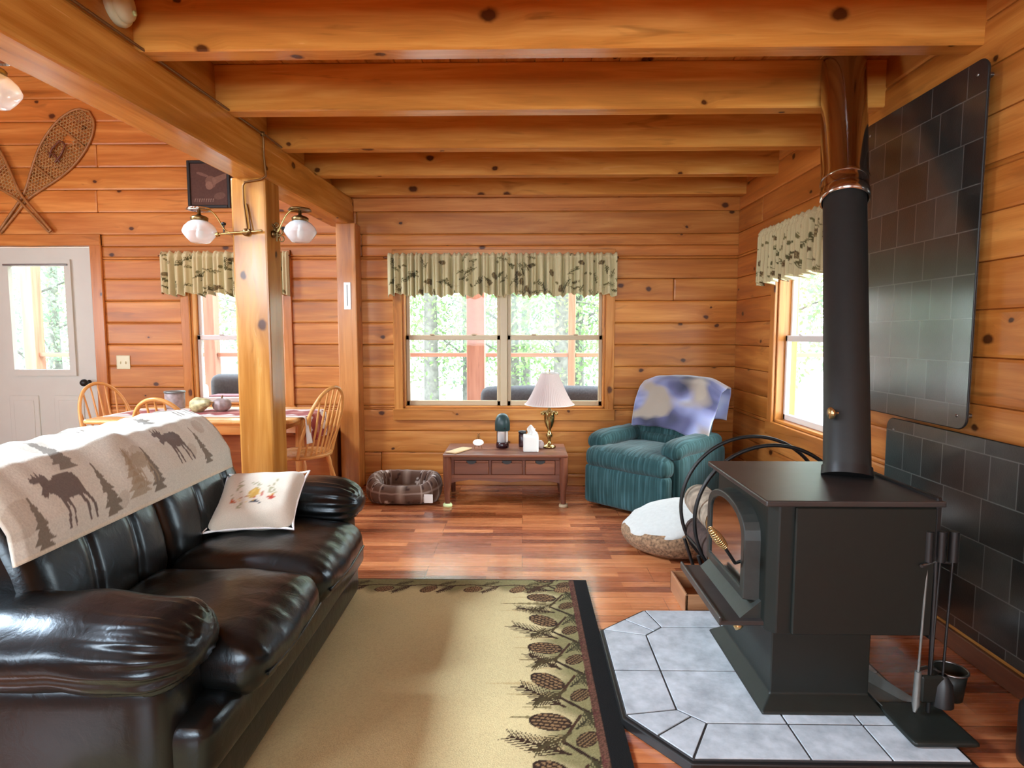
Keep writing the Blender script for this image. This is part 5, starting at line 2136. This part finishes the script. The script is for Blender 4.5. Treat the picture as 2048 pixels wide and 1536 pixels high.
TM = thing('thermometer', 'narrow white thermometer card on the post beside the double window', 'thermometer', (-1.43, 4.93, 1.50), world=True)
MB().box(-1.461, -1.404, 4.922, 4.9295, 1.50, 1.72, 2, .002, one).build('card', M['white'], TM)
MB().box(-1.436, -1.430, 4.919, 4.9225, 1.53, 1.70, 2, .001, one).build('scale_tube', M['grey_metal'], TM)

SD = thing('smoke_detector', 'round cream smoke detector on the blocking above the beam, top left', 'smoke detector', (-1.545, 2.36, 2.55), world=True)
m4 = Matrix.Rotation(R(90), 4, 'Y')
MB().lathe([(.076, 0), (.078, .012), (.074, .022), (.062, .026)], (-1.545, 2.36, 2.545), 40, M4=m4).build('mounting_ring', M['cream_plastic'], SD)
MB().lathe([(.062, .022), (.064, .030), (.058, .044), (.040, .052), (.0, .055)], (-1.545, 2.36, 2.545), 40, M4=m4).build('cover', M['cream_plastic'], SD)
MB().lathe([(0, .050), (.010, .054), (.010, .060), (0, .062)], (-1.545, 2.385, 2.525), 16, M4=m4).build('test_button', M['greencup'], SD)

# ---- gas lamps


def gas_lamp(name, label, hub, g, fac):
    """hub: wall end; g: globe centre (x,y,z)"""
    T = thing(name, label, 'wall lamp', tuple(hub), world=True, group=None)
    gx, gy, gz = g
    hx, hy, hz = hub
    # globe with stepped lower half
    MB().lathe([(.040, .062), (.062, .050), (.084, .026), (.094, .0), (.090, -.012), (.072, -.038), (.050, -.062), (.030, -.066), (.0, -.066)], g, 40).build('glass_globe', M['globe'], T)
    MB().lathe([(.038, .058), (.046, .062), (.048, .078), (.040, .086), (.020, .092), (.010, .098), (.009, .125)], g, 32).build('globe_holder', M['dullbrass'], T)
    MB().lathe([(0, -.045), (.018, -.035), (.022, -.012), (.014, .02), (.010, .06)], g, 18).build('mantle', M['paper'], T)
    MB().lathe([(0, .132), (.055, .129), (.068, .122), (.060, .134), (.012, .142), (0, .142)], g, 32).build('heat_deflector', M['chrome'] if fac < 0 else M['dullbrass'], T)
    # arm: from the hub, out low then curling up and over to the deflector
    pts = []
    A, Bp, Cp, Dp = Vector(hub), Vector((hx + (gx - hx) * .30, hy + (gy - hy) * .3, gz - .005)), Vector((hx + (gx - hx) * .32, gy, gz + .15)), Vector((gx, gy, gz + .128))
    for t in np.linspace(0, 1, 20):
        pts.append(A * (1 - t) ** 3 + Bp * 3 * t * (1 - t) ** 2 + Cp * 3 * t * t * (1 - t) + Dp * t ** 3)
    MB().tube(pts, .0045, 8).build('curved_arm', M['brass'], T)
    return T


def scroll(m, c, r, turns, ax_=0, a0=0.0, rr=.004, fl_=1):
    pts = []
    for i in range(26):
        t = i / 25
        a = a0 + fl_ * t * turns * 2 * PI
        q = r * (1 - .75 * t)
        if ax_ == 0:
            pts.append((c[0] + q * math.cos(a), c[1], c[2] + q * math.sin(a)))
        else:
            pts.append((c[0], c[1] + q * math.cos(a), c[2] + q * math.sin(a)))
    m.tube(pts, rr, 6)


T = gas_lamp('gas_wall_lamp', 'brass gas lamp left of the square post, on a bar across it', (-1.690, 3.49, 1.885), (-1.862, 3.49, 1.888), -1)
m = MB().tube([(-1.76, 3.49, 1.872), (-1.69, 3.49, 1.880), (-1.50, 3.49, 1.892)], .007, 10)
m.tube([(-1.768, 3.49, 1.868), (-1.752, 3.49, 1.874)], .014, 12)
m.build('supply_bar', M['brass'], T)
m = MB().lathe([(0, 0), (.020, 0), (.022, -.02), (.012, -.03), (0, -.03)], (-1.60, 3.52, 1.886), 18, M4=Matrix.Rotation(R(-90), 4, 'X'))
m.lathe([(0, -.012), (.011, -.01), (.011, .01), (0, .012)], (-1.572, 3.487, 1.89), 12)
m.build('wall_plate', M['dullbrass'], T)
m = MB().lathe([(0, 0), (.012, .0), (.014, .012), (0, .018)], (-1.722, 3.49, 1.925), 12)
m.tube([(-1.722, 3.49, 1.88), (-1.722, 3.49, 1.93)], .004, 6)
m.build('valve_knob', M['black'], T)
T = gas_lamp('gas_wall_lamp', 'brass gas lamp on the right face of the square post with ornate scroll bracket', (-1.475, 3.60, 1.885), (-1.318, 3.60, 1.905), 1)
m = MB().lathe([(0, 0), (.022, 0), (.024, .010), (.010, .022), (0, .022)], (-1.485, 3.60, 1.89), 20, M4=Matrix.Rotation(R(90), 4, 'Y'))
scroll(m, (-1.445, 3.60, 1.91), .030, 1.2, 0, 2.6)
scroll(m, (-1.435, 3.60, 1.86), .026, 1.2, 0, 3.6, fl_=-1)
scroll(m, (-1.462, 3.60, 1.945), .020, 1.3, 0, 3.1)
m.tube([(-1.485, 3.60, 1.95), (-1.455, 3.60, 1.90), (-1.46, 3.60, 1.85)], .006, 8)
m.build('scroll_bracket', M['dullbrass'], T)
m = MB().lathe([(0, 0), (.012, 0), (.014, .014), (0, .018)], (-1.412, 3.585, 1.915), 14)
m.build('valve_knob', M['black'], T)
T = gas_lamp('gas_wall_lamp', 'gas lamp on the beam, its globe cut by the left picture edge', (-1.735, 2.45, 2.27), (-2.115, 2.45, 2.27), -1)
MB().lathe([(0, 0), (.03, 0), (.032, -.012), (.012, -.02), (0, -.02)], (-1.722, 2.45, 2.28), 20, M4=Matrix.Rotation(R(90), 4, 'Y')).build('wall_plate', M['dullbrass'], T)

GT = thing('gas_tube', 'thin copper gas tube running along the beam and down the square post', 'gas pipe', (-1.48, 3.5, 2.42), world=True)
bx_ = lambda y: -1.532 + 0.041 * (y - 2.1)
m = MB().tube([(bx_(0.3) + .008, .3, 2.426), (bx_(2.0) + .008, 2.0, 2.426), (bx_(3.4) + .008, 3.40, 2.426), (bx_(3.46) + .009, 3.455, 2.422), (bx_(3.47) + .010, 3.47, 2.40),
               (bx_(3.47) + .010, 3.47, 2.30), (bx_(3.48) + .010, 3.48, 2.235), (bx_(3.48) + .008, 3.49, 2.20), (-1.50, 3.505, 2.185), (-1.55, 3.508, 2.178), (-1.60, 3.51, 2.17), (-1.612, 3.51, 2.15), (-1.610, 3.51, 2.05), (-1.592, 3.505, 1.90)], .0055, 8)
m.tube([(-1.595, 3.51, 2.05), (-1.585, 3.51, 2.0), (-1.572, 3.50, 1.90)], .0045, 8)
m.tube([(bx_(3.5) + .012, 3.48, 2.426), (bx_(3.8), 3.8, 2.428)], .005, 8)
m.build('tube_run', M['copper'], GT)
m = MB()
m.lathe([(0, -.012), (.012, -.010), (.012, .010), (0, .012)], (bx_(3.46) + .010, 3.46, 2.424), 10)
m.build('tee_fitting', M['dullbrass'], GT)

# ================================================================== VALANCES


def valance(name, label, axis, pos, a0, a1, z0, z1, rod=True, seed=1):
    """gathered valance; axis 0 hangs on the back wall (pos = y), axis 1 on the right wall (pos = x)"""
    w = a1 - a0
    rs = random.Random(seed)
    cv = Canvas(w, z1 - z0 + .02, 230, hexc(212, 202, 158))
    g1, g2, g3 = hexc(96, 92, 58), hexc(120, 112, 74), hexc(96, 78, 52)
    x = .02
    while x < w:
        y = rs.uniform(.02, z1 - z0 - .05)
        k = rs.random()
        if k < .45:
            needles(cv, x, y, rs.uniform(.06, .12), rs.uniform(0, 6.28), .6, 6, .005, g1)
        elif k < .8:
            pinecone(cv, x, y, .030, .019, rs.uniform(0, 3), g3, hexc(150, 134, 92))
        else:
            cv.ell(x, y, .014, .010, g2, rs.uniform(0, 3))
        if rs.random() < .5:
            needles(cv, x + .02, (y + .16) % (z1 - z0), rs.uniform(.05, .09), rs.uniform(0, 6.28), .7, 5, .005, g2)
        x += rs.uniform(.022, .045)
    T = thing(name, label, 'valance', (((a0 + a1) / 2, pos, z1) if axis == 0 else (pos, (a0 + a1) / 2, z1)), world=True)
    ph = [rs.uniform(0, 6.28) for _ in range(6)]

    def fold(u):
        x = u * w
        v = 0
        a = x * PI / .068 + ph[0] + 1.9 * math.sin(x * 6 + ph[1])
        v += 1.1 - 2.4 * abs(math.cos(a)) ** 5
        a2 = x * PI / .041 + ph[2] + 2.2 * math.sin(x * 8 + ph[4])
        v -= .9 * abs(math.cos(a2)) ** 4
        return v

    def fn(u, wv):
        z = z0 + (z1 - z0) * wv
        f = fold(u)
        amp = .019 + .008 * (1 - wv)
        if wv > .86:
            amp = .013
        edge = min(u, 1 - u) * w
        d = amp * f * min(1, edge / .05)
        depth = .055 + d
        if wv > .9:
            depth -= .02 * abs(wv - .93) / .07
            z += .004 * math.sin(u * w * 160) + .004 * f * (wv - .9) / .1
        z += (1 - wv) * .012 * math.sin(u * w * 26 + ph[3]) * (1 if wv < .2 else 0) + (.006 * f * (1 - wv) if wv < .3 else 0)
        # returns to the wall at both ends
        if edge < .004:
            depth = .012
        off = -depth
        a = a0 + w * u
        return (a, pos + off, z) if axis == 0 else (pos + off, a, z)
    n = int(w * 330)
    MB().grid(fn, n, 56, canvas=cv).build('gathered_cloth', M['drape'], T, solidify=.002)
    if rod:
        m = MB()
        zz = z1 - .03
        if axis == 0:
            m.tube([(a0 - .03, pos, zz), (a0 - .03, pos - .01, zz), (a0, pos - .012, zz), (a1, pos - .012, zz), (a1 + .01, pos, zz)], .006, 8)
        else:
            m.tube([(pos, a0 - .02, zz), (pos - .012, a0, zz), (pos - .012, a1, zz), (pos, a1 + .02, zz)], .006, 8)
        m.build('curtain_rod', M['walnut'], T)


valance('valance', 'wide gathered pinecone print valance over the double window', 0, D - .03, -1.125, .785, 1.622, 1.965, seed=4)
valance('valance', 'gathered pinecone print valance over the dining window behind the square post', 0, D - .03, -3.03, -1.955, 1.63, 1.985, seed=9)
valance('valance', 'gathered pinecone print valance over the window beside the flue pipe', 1, RW - .03, 3.30, 4.46, 1.66, 2.04, seed=13)

# ================================================================== OUTSIDE
PG = MB().box(-16, 14, 5.26, 7.45, -.18, -.10, 1, .0, one)
struct(PG.build('porch_deck', M['deck']))
gd = MB()


def g_fn(u, w):
    return (-45 + 90 * u, 7.4 + 50 * w, -.75 - .3 * mnoise.noise(Vector((u * 6, w * 6, 0))) + 3.0 * w * w)


gd.grid(g_fn, 30, 24)
struct(gd.build('ground', M['gravel']))
gs = MB().add([(2.0, -8, -.8), (40, -8, -.8), (40, 8, -.8), (2.0, 8, -.8)], [(0, 1, 2, 3)])
struct(gs.build('ground_side', M['gravel']))
for (xx_, yy_, s, lb) in ((-.52, 6.75, .20, 'thick red-brown porch post outside the double window, left pane'), (.60, 7.35, .085, 'slim red-brown porch post outside the double window, right pane'),
                          (-3.83, 7.35, .14, 'red-brown porch post seen through the dining window'), (-6.05, 7.35, .15, 'red-brown porch post seen through the glass of the door')):
    t_ = MB().box(xx_ - s / 2, xx_ + s / 2, yy_ - s / 2, yy_ + s / 2, -.12, 3.4, 2, .006).build('porch_post', M['redpost'])
    tag(t_, lb, 'post', None)
for (a, b, lb) in ((-6.0, -3.9, 'porch rail seen through the door glass and dining window'), (-3.75, .55, 'long porch rail crossing the view through the double window'), (.65, 6, 'porch rail right of the slim porch post')):
    t_ = MB().box(a, b, 7.32, 7.38, 1.02, 1.07, 0, .004)
    t_.box(a, b, 7.32, 7.38, .10, .15, 0, .004)
    tag(t_.build('porch_rail', M['redpost']), lb, 'railing')
OS = thing('outdoor_sofa', 'dark grey padded outdoor sofa on the porch below the double window', 'outdoor sofa', (.2, 5.9, -.10), world=True)
MB().soft((.25, 5.72, .50), (1.30, .20, .60), .09, 12, (0, 0, .01)).build('backrest', M['charcoal'], OS)
MB().soft((.25, 6.05, .14), (1.26, .70, .30), .05, 10).build('seat', M['charcoal'], OS)
for s in (-1, 1):
    MB().soft((.25 + s * .60, 6.0, .25), (.14, .72, .50), .06, 10).build('arm', M['charcoal'], OS)
    for yy_ in (5.75, 6.32):
        MB().box(.25 + s * .60 - .03, .25 + s * .60 + .03, yy_ - .03, yy_ + .03, -.10, .02, 2, .004, one).build('leg', M['black'], OS)
OC = thing('outdoor_armchair', 'dark armchair with striped cushions on the porch outside the dining window', 'outdoor chair', (-2.98, 6.15, -.10), world=True)
MB().soft((-2.93, 6.28, .52), (.72, .18, .72), .10, 12).build('backrest', M['charcoal'], OC)
MB().soft((-2.93, 6.0, .16), (.70, .62, .26), .05, 10).build('seat', M['charcoal'], OC)
for s in (-1, 1):
    MB().soft((-2.93 + s * .35, 6.0, .40), (.13, .60, .50), .06, 10).build('arm', M['charcoal'], OC)
m = MB()
for k in range(5):
    m.soft((-2.93, 5.93 + .03 * k, .40 + .065 * k), (.50, .16, .055), .025, 6, tone=one)
m.build('striped_cushion', plain('mauve_cushion', hexc(120, 84, 88), .9), OC)
for s in (-1, 1):
    for yy_ in (5.76, 6.30):
        MB().box(-2.93 + s * .28 - .025, -2.93 + s * .28 + .025, yy_ - .025, yy_ + .025, -.10, .05, 2, .004, one).build('leg', M['black'], OC)
WT = MB().lathe([(0, 0), (.085, 0), (.09, .02), (.09, .50), (.08, .52), (0, .52)], (0, 0, 0), 28, tone=one).build('white_drum', plain('pale_lilac_plastic', hexc(214, 208, 230), .5))
WT.location = (-3.06, 5.58, .30)
tag(WT, 'white cylinder on a stand outside the dining window beside the dark armchair', 'canister')
PS = thing('plant_stand', 'small black table on the porch under the white cylinder', 'outdoor table', (-3.06, 5.58, -.10), world=True)
MB().lathe([(0, 0), (.15, 0), (.15, .025), (0, .025)], (-3.06, 5.58, .272), 24).build('tabletop', M['black'], PS)
for k in range(3):
    a = k * 2.1
    MB().tube([(-3.06 + .10 * math.cos(a), 5.58 + .10 * math.sin(a), .275), (-3.06 + .14 * math.cos(a), 5.58 + .14 * math.sin(a), -.10)], .012, 8).build('leg', M['black'], PS)


def leaf_cloud(rs, n, rx, rz, zc, size):
    vs, fs = [], []
    for i in range(n):
        while True:
            p = Vector((rs.uniform(-1, 1), rs.uniform(-1, 1), rs.uniform(-1, 1)))
            if .25 < p.length < 1:
                break
        c = Vector((p.x * rx, p.y * rx, zc + p.z * rz))
        a = Vector((rs.uniform(-1, 1), rs.uniform(-1, 1), rs.uniform(-1, 1))).normalized()
        b = a.cross(Vector((rs.uniform(-1, 1), rs.uniform(-1, 1), rs.uniform(-1, 1)))).normalized()
        s = size * rs.uniform(.6, 1.3)
        o = len(vs)
        vs += [tuple(c - a * s), tuple(c + b * s * .5), tuple(c + a * s), tuple(c - b * s * .5)]
        fs.append((o, o + 1, o + 2, o + 3))
    return vs, fs


tree_protos = []
for k in range(3):
    rs = random.Random(40 + k)
    T = thing('tree', 'x', 'tree', (0, 0, 0))
    m = MB()
    lean = rs.uniform(-.3, .3)
    m.tube([(0, 0, -.6), (lean * .3, 0, 2), (lean * .7, .1, 4.5), (lean, .1, 8)], [.17, .14, .11, .06], 10)
    m.build('trunk', M['bark'], T)
    m = MB()
    for i in range(9):
        z = 1.2 + i * .7
        a = rs.uniform(0, 6.28)
        L = rs.uniform(1.0, 2.0)
        m.tube([(lean * z / 8, 0, z), (lean * z / 8 + L * .6 * math.cos(a), L * .6 * math.sin(a), z + .45), (lean * z / 8 + L * math.cos(a), L * math.sin(a), z + .55)], [.035, .022, .01], 6)
    m.build('branch', M['bark'], T)
    vs, fs = leaf_cloud(rs, 5200, 1.5, 3.7, 4.0, .055)
    MB().add(vs, fs).build('foliage', M['leaf_a'] if k != 1 else M['leaf_b'], T)
    tree_protos.append(T)
spots = [(-1.9, 12.5), (-1.35, 15.0), (-.2, 13.0), (.75, 11.5), (1.35, 14.5), (2.4, 12.2), (3.1, 15.5), (.1, 17.5), (-3.2, 14.0), (-5.0, 12.5), (-6.3, 15.5), (-7.6, 12.6), (-9.0, 14.8), (-10.8, 13.0), (-12.3, 15.6), (-4.1, 17.5), (-8.2, 18.5),
         (4.8, 12.0), (6.0, 9.8), (5.1, 8.2), (7.2, 12.5)]
tlabels = ['tree at the far left of the double window view', 'slender tree behind the left pane of the double window', 'pale tree just left of the thick porch post', 'tree right of the window mullion with a leaning trunk',
           'tree behind the lamp shade seen through the right pane', 'tree right of the slim porch post', 'tree at the far right edge of the double window view', 'far tree in the middle of the double window view',
           'tree right of the dining window view', 'tree in the dining window above the dark armchair', 'far tree behind the dining window post', 'tree at the left edge of the dining window',
           'tree through the door glass right of the porch post', 'tree through the door glass left of the porch post', 'far tree at the left edge of the door glass', 'far tree between the two porch posts', 'far tree behind the door frame side',
           'tree near the right end of the porch', 'tree seen through the right wall window', 'nearest bushy tree outside the right wall window', 'far tree outside the right wall window']
for i, (xx_, yy_) in enumerate(spots):
    if i < 3:
        o = tree_protos[i]
        o.location = (xx_, yy_, -.5)
        o.rotation_euler = (0, 0, i * 1.3)
        o['label'] = tlabels[i]
        o['group'] = 'trees beyond the porch'
    else:
        o = dup(tree_protos[i % 3], (xx_, yy_, -.5), i * 1.7, tlabels[i], 'trees beyond the porch')
for o in bpy.data.objects:
    if '_w' in o:
        del o['_w']
